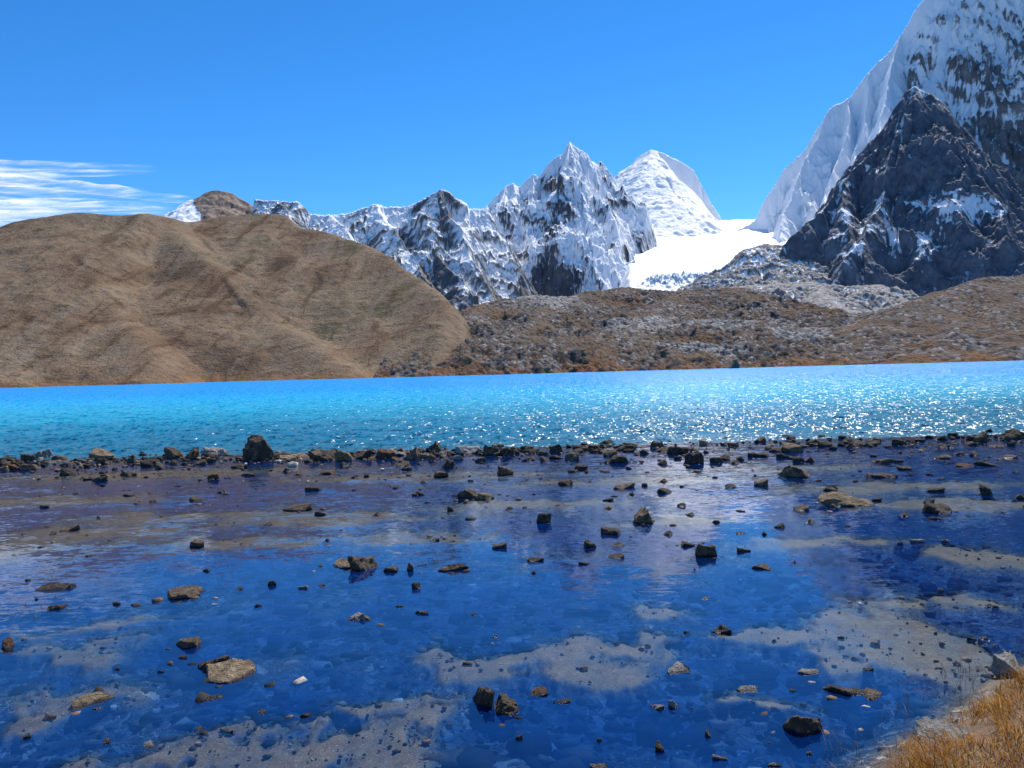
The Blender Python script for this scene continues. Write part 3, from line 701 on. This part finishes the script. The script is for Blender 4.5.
# rocks one can point at: px, foot y, width, height, tone, label, spiky
BIG = [
 (255, 461, 34, 28, 'd', "biggest dark boulder of the stone row, standing tall against the turquoise lake", 0),
 (212, 457, 25, 15, 'p', "pale topped rock just left of the biggest dark boulder", 0),
 (189, 460, 19, 17, 'r', "rusty red block beside the pale topped rock left of the biggest boulder", 0),
 (168, 459, 24, 15, 'b', "brown slab leaning against the rusty red block in the stone row", 0),
 (98, 460, 27, 14, 't', "broad tan rock in the left part of the stone row", 0),
 (41, 458, 16, 12, 'p', "round rock with sunlit whitish top in the left part of the stone row", 0),
 (25, 461, 15, 11, 'b', "brown rock between the left frame edge and the round whitish rock", 0),
 (5, 464, 20, 11, 'd', "dark rock at the left frame edge in the stone row", 0),
 (127, 463, 13, 11, 'd', "single dark upright rock right of the broad tan rock", 1),
 (66, 475, 18, 9, 'd', "dark flat rock lying below the left part of the stone row", 0),
 (125, 476, 21, 8, 'b', "flat brown rock in shallow water below the dark upright rock", 0),
 (213, 480, 19, 9, 'r', "pale reddish flat rock in the water below the rusty block", 0),
 (287, 461, 26, 9, 't', "low tan slab just right of the biggest dark boulder", 0),
 (320, 461, 32, 17, 'd', "dark jagged rock heap right of the low tan slab", 0),
 (344, 461, 20, 15, 't', "tan leaning rock against the dark jagged heap", 0),
 (361, 459, 20, 13, 'd', "dark slanted rock right of the tan leaning one", 0),
 (384, 458, 22, 14, 'r', "pinkish rock with sunlit face in the middle of the stone row", 0),
 (411, 460, 18, 18, 'b', "brown pointed rock right of the pinkish one", 1),
 (436, 452, 17, 15, 'd', "dark peaked stone rising above the row left of the white topped slab", 1),
 (467, 454, 27, 13, 'p', "white topped slab in the middle of the stone row", 0),
 (447, 468, 17, 11, 'd', "dark triangular stone standing in front of the white topped slab", 1),
 (440, 477, 17, 8, 'b', "flat brown stone in front of the dark triangular stone", 0),
 (491, 455, 17, 14, 'b', "brown block right of the white topped slab", 0),
 (508, 456, 18, 11, 'd', "dark block at the middle of the row right of the brown block", 0),
 (505, 475, 18, 11, 'b', "brown rock with black side standing alone under the stone row", 0),
 (468, 498, 30, 14, 'b', "larger of two brown rocks close together in the middle shallows", 0),
 (482, 500, 20, 10, 't', "smaller tan rock touching the brown rock in the middle shallows", 0),
 (558, 453, 17, 13, 'd', "dark rounded stone in the row right of the picture centre", 0),
 (573, 460, 19, 11, 'b', "flat olive brown stone in the row right of the picture centre", 0),
 (619, 463, 21, 11, 'd', "lone black wedge shaped stone below the row right of the centre", 1),
 (657, 448, 15, 9, 'd', "dark stone at the waterline where the glitter begins", 0),
 (679, 454, 22, 10, 'd', "low black rock amid white sun glitter", 0),
 (697, 464, 20, 16, 'd', "stacked dark stone right of the lone black wedge", 0),
 (799, 478, 34, 17, 'b', "large brown rock with dark face standing in the right shallows", 1),
 (795, 452, 22, 13, 't', "tan rock at the row behind the large dark faced one", 0),
 (852, 507, 56, 20, 't', "largest tan rock, low and broad with sunlit orange top in right shallows", 0),
 (832, 491, 16, 8, 'd', "dark stone behind the left end of the broad orange topped rock", 0),
 (945, 514, 30, 16, 'd', "dark long rock with upright tan tip right of the broad orange topped rock", 1),
 (990, 495, 18, 16, 'd', "black lumpy rock near the right frame edge in the shallows", 0),
 (985, 442, 16, 13, 'b', "brown block on the lake edge close to the right frame edge", 0),
 (1018, 439, 18, 14, 'd', "dark rock on the lake edge at the right frame edge", 0),
 (646, 524, 24, 22, 't', "pointed tan rock like a small pyramid in the middle of the bright reflection", 1),
 (545, 523, 17, 14, 'd', "dark cube like rock left of the pointed tan pyramid rock", 0),
 (611, 535, 21, 11, 'd', "flat dark rock below left of the pointed tan pyramid rock", 0),
 (590, 548, 17, 12, 'd', "small dark rock at lower left of the flat dark one", 0),
 (709, 557, 22, 19, 'b', "brown rough rock of a close pair right of the pointed pyramid rock", 0),
 (691, 547, 20, 9, 'd', "dark low rock of a close pair right of the pointed pyramid rock", 0),
 (362, 571, 30, 27, 'b', "tall brown rock with a point at middle left, mirrored in the water", 1),
 (341, 569, 28, 13, 't', "tan flat rock leaning on the tall brown pointed rock", 0),
 (390, 572, 17, 10, 'b', "brown stone just right of the tall brown pointed rock", 0),
 (409, 571, 13, 13, 'b', "upright brown stone left of the black oval rock", 0),
 (453, 572, 32, 12, 'd', "black oval rock lying alone in the middle of the blue shallows", 0),
 (45, 593, 38, 17, 'd', "dark rough rock at the left in the bright blue water", 0),
 (52, 611, 22, 9, 'r', "small reddish brown rock below the dark rough one on the left", 0),
 (174, 600, 41, 16, 'b', "oval brown rock with light top in the blue water at the left", 0),
 (3, 650, 18, 17, 'r', "rust red rock cut by the left frame edge", 0),
 (179, 650, 37, 14, 'b', "oval mottled rock midway between frame bottom and light topped oval", 0),
 (211, 670, 37, 14, 'd', "black twin lobed rock behind the flat mossy slab", 0),
 (217, 684, 63, 17, 't', "flat mossy tan slab in the lower left water", 0),
 (208, 702, 19, 10, 'd', "small dark rock below the flat mossy slab", 0),
 (75, 711, 46, 24, 't', "large tan boulder in the lower left corner area", 0),
 (20, 741, 17, 9, 'g', "grey pebble at the bottom left corner", 0),
 (143, 752, 22, 12, 'p', "light stone near the bottom edge left of centre", 0),
 (104, 744, 11, 8, 'd', "little dark stone near the bottom edge under the tan boulder", 0),
 (356, 622, 29, 9, 'p', "flat pale stone barely above the water left of centre", 0),
 (421, 615, 17, 6, 'd', "thin dark stone right of the flat pale one", 0),
 (481, 708, 30, 33, 'd', "tall black rock with white crest beside a tan one near the bottom", 0),
 (503, 716, 36, 28, 'b', "tan rough rock right of the tall black white crested rock near the bottom", 0),
 (539, 697, 23, 13, 'r', "orange brown stone between the tan rough rock and the white slab", 0),
 (724, 634, 19, 13, 'd', "black egg shaped stone on the blue water right of centre", 0),
 (680, 675, 27, 12, 'p', "white wedge shaped stone just under the surface right of centre", 0),
 (750, 693, 20, 8, 'p', "small white flat stone right of the white wedge", 0),
 (677, 709, 14, 14, 'p', "upright pale stone of the pair under the white wedge", 1),
 (660, 711, 18, 9, 'p', "flat pale stone of the pair under the white wedge", 0),
 (662, 752, 13, 15, 'd', "black upright stone at the bottom edge right of centre", 0),
 (711, 738, 11, 10, 'g', "grey stone right of the black upright stone at the bottom", 0),
 (764, 571, 18, 8, 'b', "reddish brown flat stone right of the close pair", 0),
 (857, 700, 40, 20, 'd', "dark long rock of two lying end to end in the lower right water", 0),
 (878, 703, 30, 17, 'b', "brown rounded rock at the right end of the dark long rock", 0),
 (810, 737, 44, 36, 'b', "biggest round brown boulder in the lower right water", 0),
 (756, 368, 14, 10, 'd', "lone dark boulder on the far shore against the moraine", 1),
]
for i, (px, py, w_, h_, tn, lb, sp) in enumerate(BIG):
    if py < 400:
        q = ground(px, py); q = q if q[1] < 496 and q[1] > 0 else at(px, py, 492)
        me = rock_mesh(900, 4, .5); me.materials.append(RM['d'])
        o = link(bpy.data.objects.new("boulder", me)); o.location = (q[0], 491, -.3); o.scale = (4.6, 3.5, 6.2)
        tag(o, lb, "boulder"); continue
    o = rock(px, py, w_, h_, tn, lb, None, sp, i, own=300 + i * 3, flat=.95 if py > 550 else .7)
# pale stones resting on the grassy bank
for i, (px, py, w_, h_, lb, zz) in enumerate([(958, 741, 46, 32, "broad whitish stone half hidden in the golden grass", .12),
                                          (975, 727, 28, 14, "thin pale stone behind the broad whitish one at the grass edge", .07),
                                          (1020, 672, 24, 28, "pale standing stone where the grass meets the right frame edge", .09)]):
    rock(px, py, w_, h_ * 1.1, 'w', lb, None, 0, i, own=700 + i, z0=zz, sink=.02, flat=1.3)

# medium and small stones read from the picture: px, foot y, w, h, tone
MED = [(52, 460, 9, 8, 'g'), (64, 466, 14, 7, 'b'), (101, 478, 9, 6, 'd'), (87, 480, 9, 4, 'd'), (150, 464, 14, 9, 'd'), (158, 469, 15, 10, 'd'), (238, 468, 15, 7, 'd'), (250, 476, 12, 6, 'b'),
 (221, 493, 13, 8, 'b'), (197, 501, 19, 7, 'd'), (128, 496, 11, 5, 'd'), (152, 502, 9, 5, 'd'), (195, 547, 12, 12, 'b'), (66, 531, 17, 7, 'b'), (97, 518, 7, 4, 'd'), (42, 508, 9, 6, 'd'), (51, 534, 7, 5, 'd'),
 (287, 472, 13, 9, 'b'), (325, 474, 17, 8, 'r'), (353, 478, 9, 4, 'd'), (365, 477, 7, 5, 'd'), (312, 491, 14, 8, 'd'), (415, 496, 6, 5, 'd'), (423, 483, 9, 5, 'd'), (296, 511, 26, 9, 'b'), (321, 515, 13, 7, 'd'),
 (376, 515, 9, 6, 'd'), (451, 511, 8, 8, 'd'), (420, 495, 8, 7, 'd'), (268, 525, 11, 5, 'd'), (500, 549, 14, 10, 'd'), (434, 541, 9, 4, 'd'), (326, 541, 9, 5, 'd'), (407, 470, 10, 6, 'b'), (402, 467, 14, 8, 'b'),
 (343, 466, 12, 7, 'd'), (296, 475, 10, 5, 'b'), (480, 462, 10, 9, 'd'), (457, 460, 12, 8, 'p'), (422, 458, 14, 9, 't'), (398, 456, 14, 8, 'p'), (517, 454, 12, 8, 'd'), (532, 453, 14, 8, 'd'), (545, 455, 12, 7, 'b'),
 (527, 461, 11, 7, 'd'), (546, 461, 11, 8, 'b'), (556, 459, 13, 8, 'd'), (580, 452, 14, 7, 'd'), (593, 449, 9, 8, 'd'), (629, 452, 10, 6, 'd'), (643, 454, 14, 8, 'd'), (630, 446, 12, 6, 'd'), (665, 452, 13, 8, 'd'),
 (695, 452, 14, 9, 'b'), (723, 460, 15, 9, 'd'), (735, 464, 13, 6, 'd'), (735, 446, 10, 6, 'd'), (760, 457, 18, 6, 'd'), (572, 472, 7, 5, 'd'), (587, 473, 7, 5, 'd'), (566, 485, 13, 9, 'r'), (630, 469, 7, 4, 'd'),
 (664, 482, 11, 7, 'd'), (668, 493, 17, 10, 'd'), (683, 487, 6, 4, 'd'), (733, 488, 13, 8, 'd'), (763, 486, 14, 11, 'b'), (625, 489, 22, 9, 'b'), (632, 495, 9, 5, 'd'), (609, 501, 11, 5, 'd'), (682, 507, 9, 7, 'd'),
 (620, 547, 19, 7, 'd'), (667, 535, 11, 7, 'd'), (690, 516, 10, 3, 'd'), (716, 523, 9, 6, 'd'), (745, 552, 14, 4, 'b'), (742, 534, 9, 3, 'd'), (765, 535, 7, 6, 'd'), (778, 452, 13, 8, 'd'), (784, 458, 14, 8, 'd'),
 (811, 462, 13, 10, 'r'), (833, 446, 8, 7, 'd'), (843, 446, 8, 6, 'd'), (862, 445, 18, 8, 'd'), (875, 444, 12, 7, 'd'), (915, 442, 16, 8, 'd'), (944, 440, 14, 9, 'd'), (955, 436, 10, 6, 'd'), (1000, 447, 14, 6, 'd'),
 (925, 450, 10, 5, 'd'), (945, 459, 22, 8, 'd'), (962, 455, 10, 6, 'd'), (885, 463, 22, 8, 'b'), (900, 462, 10, 5, 'd'), (907, 470, 16, 6, 'd'), (873, 477, 15, 8, 'b'), (889, 478, 20, 7, 'd'), (931, 475, 8, 4, 'd'),
 (943, 478, 8, 4, 'd'), (970, 467, 18, 7, 'r'), (990, 466, 22, 6, 'd'), (1014, 458, 16, 7, 'd'), (939, 492, 16, 8, 'd'), (931, 503, 11, 7, 'd'), (1022, 499, 12, 9, 'd'), (879, 501, 9, 6, 'b'), (803, 511, 16, 10, 'b'),
 (813, 523, 13, 9, 't'), (779, 528, 13, 10, 'd'), (907, 517, 13, 7, 'd'), (900, 545, 8, 7, 'p'), (920, 543, 14, 8, 'p'), (947, 543, 7, 7, 'p'), (850, 441, 12, 6, 'd'), (815, 446, 9, 6, 'd'), (1010, 440, 9, 7, 'd'),
 (24, 606, 7, 4, 'd'), (37, 600, 6, 4, 'd'), (28, 581, 7, 5, 'd'), (198, 731, 12, 8, 'b'), (229, 733, 8, 6, 'p'), (159, 673, 6, 5, 'p'), (204, 572, 14, 6, 'g'), (115, 605, 7, 6, 'b'), (237, 590, 9, 6, 'g'), (87, 557, 10, 5, 'd'),
 (176, 604, 8, 4, 'd'), (93, 711, 12, 5, 't'), (270, 586, 11, 10, 'd'), (303, 589, 9, 6, 'p'), (322, 586, 6, 4, 'd'), (320, 567, 9, 5, 'd'), (416, 589, 8, 12, 'd'), (400, 607, 9, 5, 'd'), (495, 638, 10, 7, 'd'),
 (476, 615, 9, 4, 'g'), (307, 717, 15, 8, 'd'), (261, 715, 14, 6, 'g'), (564, 704, 13, 8, 'd'), (535, 562, 15, 9, 'd'), (533, 574, 10, 6, 'd'), (584, 565, 10, 6, 'd'), (616, 559, 17, 9, 'd'), (695, 570, 5, 4, 'd'),
 (704, 600, 11, 6, 't'), (518, 741, 9, 10, 'b'), (598, 742, 8, 8, 'p'), (721, 761, 15, 8, 'p'), (600, 769, 16, 6, 't'), (770, 569, 6, 4, 'b'), (811, 675, 19, 5, 'p'), (942, 592, 7, 7, 'p'), (795, 563, 8, 5, 'g'), (556, 703, 5, 5, 'd'),
 (776, 767, 16, 8, 'p'), (812, 756, 8, 8, 'p'), (870, 671, 10, 4, 'g'), (985, 640, 9, 5, 'd'), (997, 646, 7, 4, 'p'), (973, 640, 8, 5, 'd')]
TONE = {'d': 'dark', 'b': 'brown', 't': 'tan', 'r': 'rusty', 'p': 'pale', 'g': 'grey'}
def zone(px, py):
    if py < 470 - (px - 512) * .027: return "in the stone row between lake and shallows", "stones of the long row along the lake edge"
    if py < 520 - (px - 512) * .02: return "scattered in the water just below the stone row", "stones scattered below the row"
    if py < 610: return "scattered in the middle of the blue shallows", "stones scattered in the middle shallows"
    return "lying in the near blue water at the bottom", "stones scattered in the near water"
for i, (px, py, w_, h_, tn) in enumerate(MED):
    z, g = zone(px, py)
    rock(px, py, w_ * 1.15, h_, tn, f"small {TONE[tn]} stone {z}", f"{TONE[tn]} {g}", 0, i * 5 + 2, kind_name="stone")
# the rest of the row, filled in along the bar
n_extra = 0
rr = np.random.default_rng(21)
while n_extra < 50:
    px = rr.uniform(0, 1024); off = rr.normal(1, 7)
    py = 458 - (px - 512) * .026 + off
    if any(abs(px - b[0]) < b[2] * .45 and abs(py - b[1]) < 4 for b in BIG): continue
    w_ = rr.uniform(7, 17); tn = rr.choice(list('dddbbtrgp')) if px < 540 else rr.choice(list('dddddbb'))
    z, g = zone(px, py)
    rock(px, py, w_, w_ * rr.uniform(.5, .8), tn, f"small {TONE[tn]} stone {z}", f"{TONE[tn]} {g}", 0, n_extra * 5 + 1, kind_name="stone")
    n_extra += 1

# pebbles too many to count: one object
def pebbles():
    VV, TT, nv = [], [], 0
    base = [rock_verts(500 + q, 1) for q in range(6)]
    rp = np.random.default_rng(5)
    def add(x, y, z, s, sq):
        nonlocal nv
        V, T = base[rp.integers(6)]
        a = rp.uniform(0, 6.28); c_, s_ = math.cos(a), math.sin(a)
        P = V * np.array([s, s * rp.uniform(.6, 1), s * sq])
        P = np.stack([P[:, 0] * c_ - P[:, 1] * s_ + x, P[:, 0] * s_ + P[:, 1] * c_ + y, P[:, 2] + z], 1)
        VV.append(P); TT.append(T + nv); nv += len(V)
    for _ in range(2300):                                    # the bar
        x = rp.uniform(-17, 17); y = 20.2 + .5 * float(fbm(np.array([x / 3]), np.array([0.0]), 3, 6)[0]) + rp.normal(0, .42 + .5 * abs(math.sin(x * .9 + 1.3 * math.sin(x * .37)))) - .2
        gap = float(fbm(np.array([x / 1.1]), np.array([3.0]), 3, 44)[0])
        if rp.uniform() > (.22 + .9 * float(sstep(-.15, .3, np.array(gap)))) * (1 - .6 * float(sstep(1.5, 6, np.array(x)))): continue
        s = min(.15, .03 + rp.exponential(.032))
        add(x, y, .0 + max(-.01, .03 - abs(y - 20.2) * .06), s, rp.uniform(.5, .9))
    for _ in range(2300):                                    # thinning out over the shallows
        y = 19.5 - rp.exponential(2.6)
        if y < 4.6: continue
        x = rp.uniform(-.72, .72) * y
        add(x, y, -.012, .012 + rp.exponential(.013), rp.uniform(.4, .8))
    for _ in range(2200):                                    # under water near the bottom of the picture
        y = rp.uniform(3.4, 9); x = rp.uniform(-.72, .72) * y
        if float(bank_dist(np.array([x]), np.array([y]))[0]) > -.02: continue
        s = .018 + rp.exponential(.03)
        if s > .16: continue
        add(x, y, -.11 + rp.uniform(-.01, .04), s, rp.uniform(.3, .6))
    for b in BIG:                                            # little stones gathered at the foot of every rock
        if b[1] < 440: continue
        q = ground(b[0], b[1]); w = b[2] * q[1] / F
        for _ in range(rp.integers(3, 9)):
            add(q[0] + rp.normal(0, w * .75), q[1] + rp.normal(0, w * .5), -.012, w * rp.uniform(.05, .17), rp.uniform(.45, .8))
    for b in MUD:
        q = ground(b[0], b[1])
        if q[1] > 11: continue
        e_ = ground(b[0] + b[2], b[1]); ax = abs(e_[0] - q[0]); ay = ax * .5
        for _ in range(34):
            x_, y_ = q[0] + rp.normal(0, ax * .7), q[1] + rp.normal(0, ay)
            if y_ > 3 and float(bank_dist(np.array([x_]), np.array([y_]))[0]) < -.02: add(x_, y_, -.012, min(.03, .004 + rp.exponential(.007)), rp.uniform(.5, .9))
    me = mesh_raw("pebbles", np.concatenate(VV), np.concatenate(TT), RM['g'])
    return me
k = NT("pebble_mix")
g_ = k.n('ShaderNodeNewGeometry'); rnd = g_.outputs['Random Per Island']
c = k.ramp(rnd, [(0, (.012, .011, .010)), (.5, (.035, .028, .023)), (.72, (.09, .066, .046)), (.88, (.22, .16, .10)), (.94, (.17, .075, .04)), (1, (.5, .47, .42))])
n = k.noise(k.pos(), 25, 5, .7).outputs['Fac']
c = k.mix(k.mapr(n, .5, .68, 0, .6), c, (.03, .027, .025))
M_peb = k.done(k.bsdf(c, .8, k.bump(n, .6, .02), .15))
o = pebbles(); o.data.materials.clear(); o.data.materials.append(M_peb)
tag(o, "countless pebbles along the stone row and across the shallow bed", "pebbles", kind='stuff')

# ------------------------------------------------------------------ dry golden grass on the bank
def blades(name, spots, mat, label, seed, h0, h1, wid, lean):
    r = np.random.default_rng(seed)
    n = len(spots); P = np.asarray(spots)
    H_ = r.uniform(h0, h1, n) * P[:, 3]; a = r.uniform(0, 6.28, n); ln = np.abs(r.normal(lean, .35, n))
    # tuft direction: neighbours lean alike
    a = 2.2 * fbm(P[:, 0] * 2.2, P[:, 1] * 2.2, 3, seed % 7) * 2 + r.normal(0, .9, n) + 2.6
    dx, dy = np.cos(a), np.sin(a); f = r.uniform(0, 6.28, n); bx, by = np.cos(f) * wid, np.sin(f) * wid
    rows = []
    for t, wf in ((0, 1.0), (.35, .85), (.7, .55), (1, .06)):
        off = ln * t ** 1.9 * H_; z = P[:, 2] + H_ * (t - .28 * np.clip(ln, 0, 1.6) * t ** 2)
        cx, cy = P[:, 0] + dx * off, P[:, 1] + dy * off
        rows += [np.stack([cx - bx * wf, cy - by * wf, z], 1), np.stack([cx + bx * wf, cy + by * wf, z], 1)]
    V = np.stack(rows, 1).reshape(-1, 3)
    b = np.arange(n)[:, None] * 8
    Q = np.concatenate([b + np.array([[2 * s_, 2 * s_ + 1, 2 * s_ + 3, 2 * s_ + 2]]) for s_ in range(3)], 0)
    o = mesh_raw(name, V, Q, mat)
    return tag(o, label, "grass", kind='stuff')

k = NT("dry_grass")
g_ = k.n('ShaderNodeNewGeometry')
c = k.ramp(g_.outputs['Random Per Island'], [(0, (.10, .036, .007)), (.3, (.28, .11, .015)), (.65, (.42, .19, .03)), (.88, (.52, .29, .07)), (1, (.64, .48, .22))])
pn = k.noise(k.pos(), 3.5, 3, .6).outputs['Fac']
c = k.mix(k.mapr(pn, .5, .66, 0, .7), c, (.26, .09, .018))
d1 = k.n('ShaderNodeBsdfDiffuse'); k.l(c, d1.inputs[0]); t1 = k.n('ShaderNodeBsdfTranslucent'); k.l(c, t1.inputs[0])
ms = k.n('ShaderNodeMixShader'); ms.inputs[0].default_value = .5; k.l(d1.outputs[0], ms.inputs[1]); k.l(t1.outputs[0], ms.inputs[2])
M_grass = k.done(ms.outputs[0])
rg = np.random.default_rng(31)
cx = rg.uniform(.8, 6.5, 200000); cy = rg.uniform(2.6, 8.0, 200000)
bd_ = bank_dist(cx, cy)
dens = sstep(-.02, .10, bd_ + .10 * fbm(cx / .25, cy / .25, 3, 12)) * np.where(np.hypot(cx - 1.9, cy - 3.6) < 1.9, 1, .35)
clump = .35 + .65 * sstep(-.25, .2, fbm(cx / .09, cy / .09, 2, 19))
kp = rg.uniform(0, 1, 200000) < dens * clump * .7
for g_px in ((956, 742, .11), (975, 728, .07), (1020, 672, .07)):     # room for the stones
    q = ground(g_px[0], g_px[1], .03); kp &= np.hypot((cx - q[0]), (cy - q[1] + .10) * .7) > g_px[2] * (1.2 if g_px[0] < 960 else .7)
cx, cy = cx[kp], cy[kp]; bz = bed_height(cx, cy)[0]
blades("grass", np.stack([cx, cy, bz - .005, .55 + .45 * sstep(0, .3, bank_dist(cx, cy))], 1), M_grass, "golden orange dry grass tuft filling the near right corner", 3, .05, .16, .0019, .85)
# thin pale stalks rising from the water at the edge of the bank
k = NT("dry_stalk")
c = k.ramp(k.n('ShaderNodeNewGeometry').outputs['Random Per Island'], [(0, (.16, .09, .05)), (.5, (.36, .26, .15)), (1, (.55, .45, .32))])
M_stalk = k.done(k.bsdf(c, .9, None, .1))
sx = rg.uniform(.8, 4.2, 60000); sy = rg.uniform(3.0, 7.0, 60000); b2 = bank_dist(sx, sy)
kp = (b2 > -.34) & (b2 < .05) & (rg.uniform(0, 1, 60000) < .11 * sstep(-.05, .25, fbm(sx / .2, sy / .2, 2, 23)))
sx, sy = sx[kp], sy[kp]
blades("dry_stalks", np.stack([sx, sy, sx * 0 - .02, sx * 0 + 1], 1), M_stalk, "sparse pale dry stalks standing in the water beside the grass", 8, .05, .14, .0016, .4)

# ------------------------------------------------------------------ cirrus cloud
def cloud(name, label, x, y, z, wisps, seed, th):
    xs = np.linspace(*x, 260); ys = np.linspace(*y, 200)
    X, Y = np.meshgrid(xs, ys); X, Y = X.ravel(), Y.ravel()
    dn = np.zeros_like(X)
    wx = X + 260 * fbm(X / 1600, Y / 900, 4, seed); wy = Y + 260 * fbm(X / 1600, Y / 900, 4, seed + 3)
    for (px, py, qx, qy, wd, am) in wisps:
        a = ray_alt(px, py, z); b = ray_alt(qx, qy, z); v = b - a; L2 = v @ v
        t = np.clip(((wx - a[0]) * v[0] + (wy - a[1]) * v[1]) / L2, 0, 1)
        d = np.hypot(wx - a[0] - t * v[0], wy - a[1] - t * v[1])
        dn = np.maximum(dn, am * (1 - .55 * t) * np.exp(-(d / wd) ** 2))
    dn *= .55 + .9 * np.clip(.5 + fbm(X / 900, Y / 160, 5, seed + 7), 0, 1)
    n = len(X); lift = th * np.clip(dn, 0, 1) + 20 * fbm(X / 700, Y / 700, 3, seed)
    nx, ny = 260, 200
    i = np.arange((ny - 1) * (nx - 1)); r_, c_ = i // (nx - 1), i % (nx - 1); q = np.stack([r_ * nx + c_, r_ * nx + c_ + 1, (r_ + 1) * nx + c_ + 1, (r_ + 1) * nx + c_], 1)
    V = np.concatenate([np.stack([X, Y, z + 20 + lift], 1), np.stack([X, Y, z - 20 - lift * .4], 1)])
    rim = np.concatenate([np.arange(nx), np.arange(1, ny) * nx + nx - 1, np.arange(nx - 2, -1, -1) + (ny - 1) * nx, np.arange(ny - 2, 0, -1) * nx])
    rn = np.roll(rim, -1); side = np.stack([rim, rim + n, rn + n, rn], 1)
    Q = np.concatenate([q, q[:, ::-1] + n, side])
    o = mesh_raw(name, V, Q, M_cloud, True, {'wisp': np.concatenate([dn, dn])})
    return tag(o, label, "cloud")
def ray_alt(px, py, z):
    g = ground(px, py, z) ; return g[:2]
k = NT("cirrus")
n1 = k.noise(k.pos((1 / 800, 1 / 260, 1 / 300)), 1, 6, .62, .6).outputs['Fac']
a = k.math('MULTIPLY', k.attr('wisp'), k.mapr(n1, .22, .74, .1, 1.25))
al = k.mapr(a, .03, 1.0, 0, .8)
tp = k.n('ShaderNodeBsdfTransparent'); d1 = k.n('ShaderNodeBsdfDiffuse'); d1.inputs[0].default_value = (.95, .95, .95, 1)
t1 = k.n('ShaderNodeBsdfTranslucent'); t1.inputs[0].default_value = (.95, .95, .95, 1)
m1 = k.n('ShaderNodeMixShader'); m1.inputs[0].default_value = .65; k.l(d1.outputs[0], m1.inputs[1]); k.l(t1.outputs[0], m1.inputs[2])
m2 = k.n('ShaderNodeMixShader'); k.l(al, m2.inputs[0]); k.l(tp.outputs[0], m2.inputs[1]); k.l(m1.outputs[0], m2.inputs[2])
M_cloud = k.done(m2.outputs[0])
cloud("cloud", "thin feathery upper wisp of white cloud at the left edge of the sky", (-11500, -3600), (8500, 10400), 2560,
      [(-90, 158, 140, 171, 150, .75), (-60, 166, 60, 162, 110, .8), (70, 176, 138, 172, 90, .5)], 5, 60)
cloud("cloud", "broad bright band of streaky cloud just above the brown hill at left", (-14500, -3400), (9000, 14800), 2500,
      [(-120, 176, 60, 180, 260, 1.3), (-40, 178, 180, 199, 150, 1.0), (-80, 205, 140, 208, 420, 1.0), (-60, 222, 30, 214, 600, 1.2), (0, 190, 90, 196, 200, .7)], 9, 90)

# ------------------------------------------------------------------ sky and sun
SUN_AZ, SUN_EL = R(28), R(52)
w = bpy.data.worlds.new("World"); scene.world = w; w.use_nodes = True
nt = w.node_tree
bg = nt.nodes['Background']
sky = nt.nodes.new('ShaderNodeTexSky'); sky.sky_type = 'NISHITA'; sky.sun_disc = False
sky.sun_elevation = SUN_EL; sky.sun_rotation = SUN_AZ; sky.altitude = 5000; sky.air_density = 1.0; sky.dust_density = .3; sky.ozone_density = 3.0
hs = nt.nodes.new('ShaderNodeHueSaturation'); hs.inputs['Saturation'].default_value = 1.29
nt.links.new(sky.outputs[0], hs.inputs['Color']); nt.links.new(hs.outputs[0], bg.inputs['Color'])
bg.inputs['Strength'].default_value = .15
sd = bpy.data.lights.new("sun", 'SUN'); sd.energy = 4.2; sd.angle = R(.5); sd.color = (1, .95, .87)
so = link(bpy.data.objects.new("sun", sd))
dirv = Vector((math.sin(SUN_AZ) * math.cos(SUN_EL), math.cos(SUN_AZ) * math.cos(SUN_EL), math.sin(SUN_EL)))
so.rotation_euler = dirv.to_track_quat('Z', 'Y').to_euler()
vs = scene.view_settings
vs.view_transform = 'Standard'; vs.look = 'None'; vs.exposure = .6; vs.gamma = 1; vs.use_curve_mapping = False
scene.cycles.use_denoising = True
scene.cycles.sample_clamp_indirect = 3
scene.cycles.max_bounces = 8; scene.cycles.transparent_max_bounces = 16
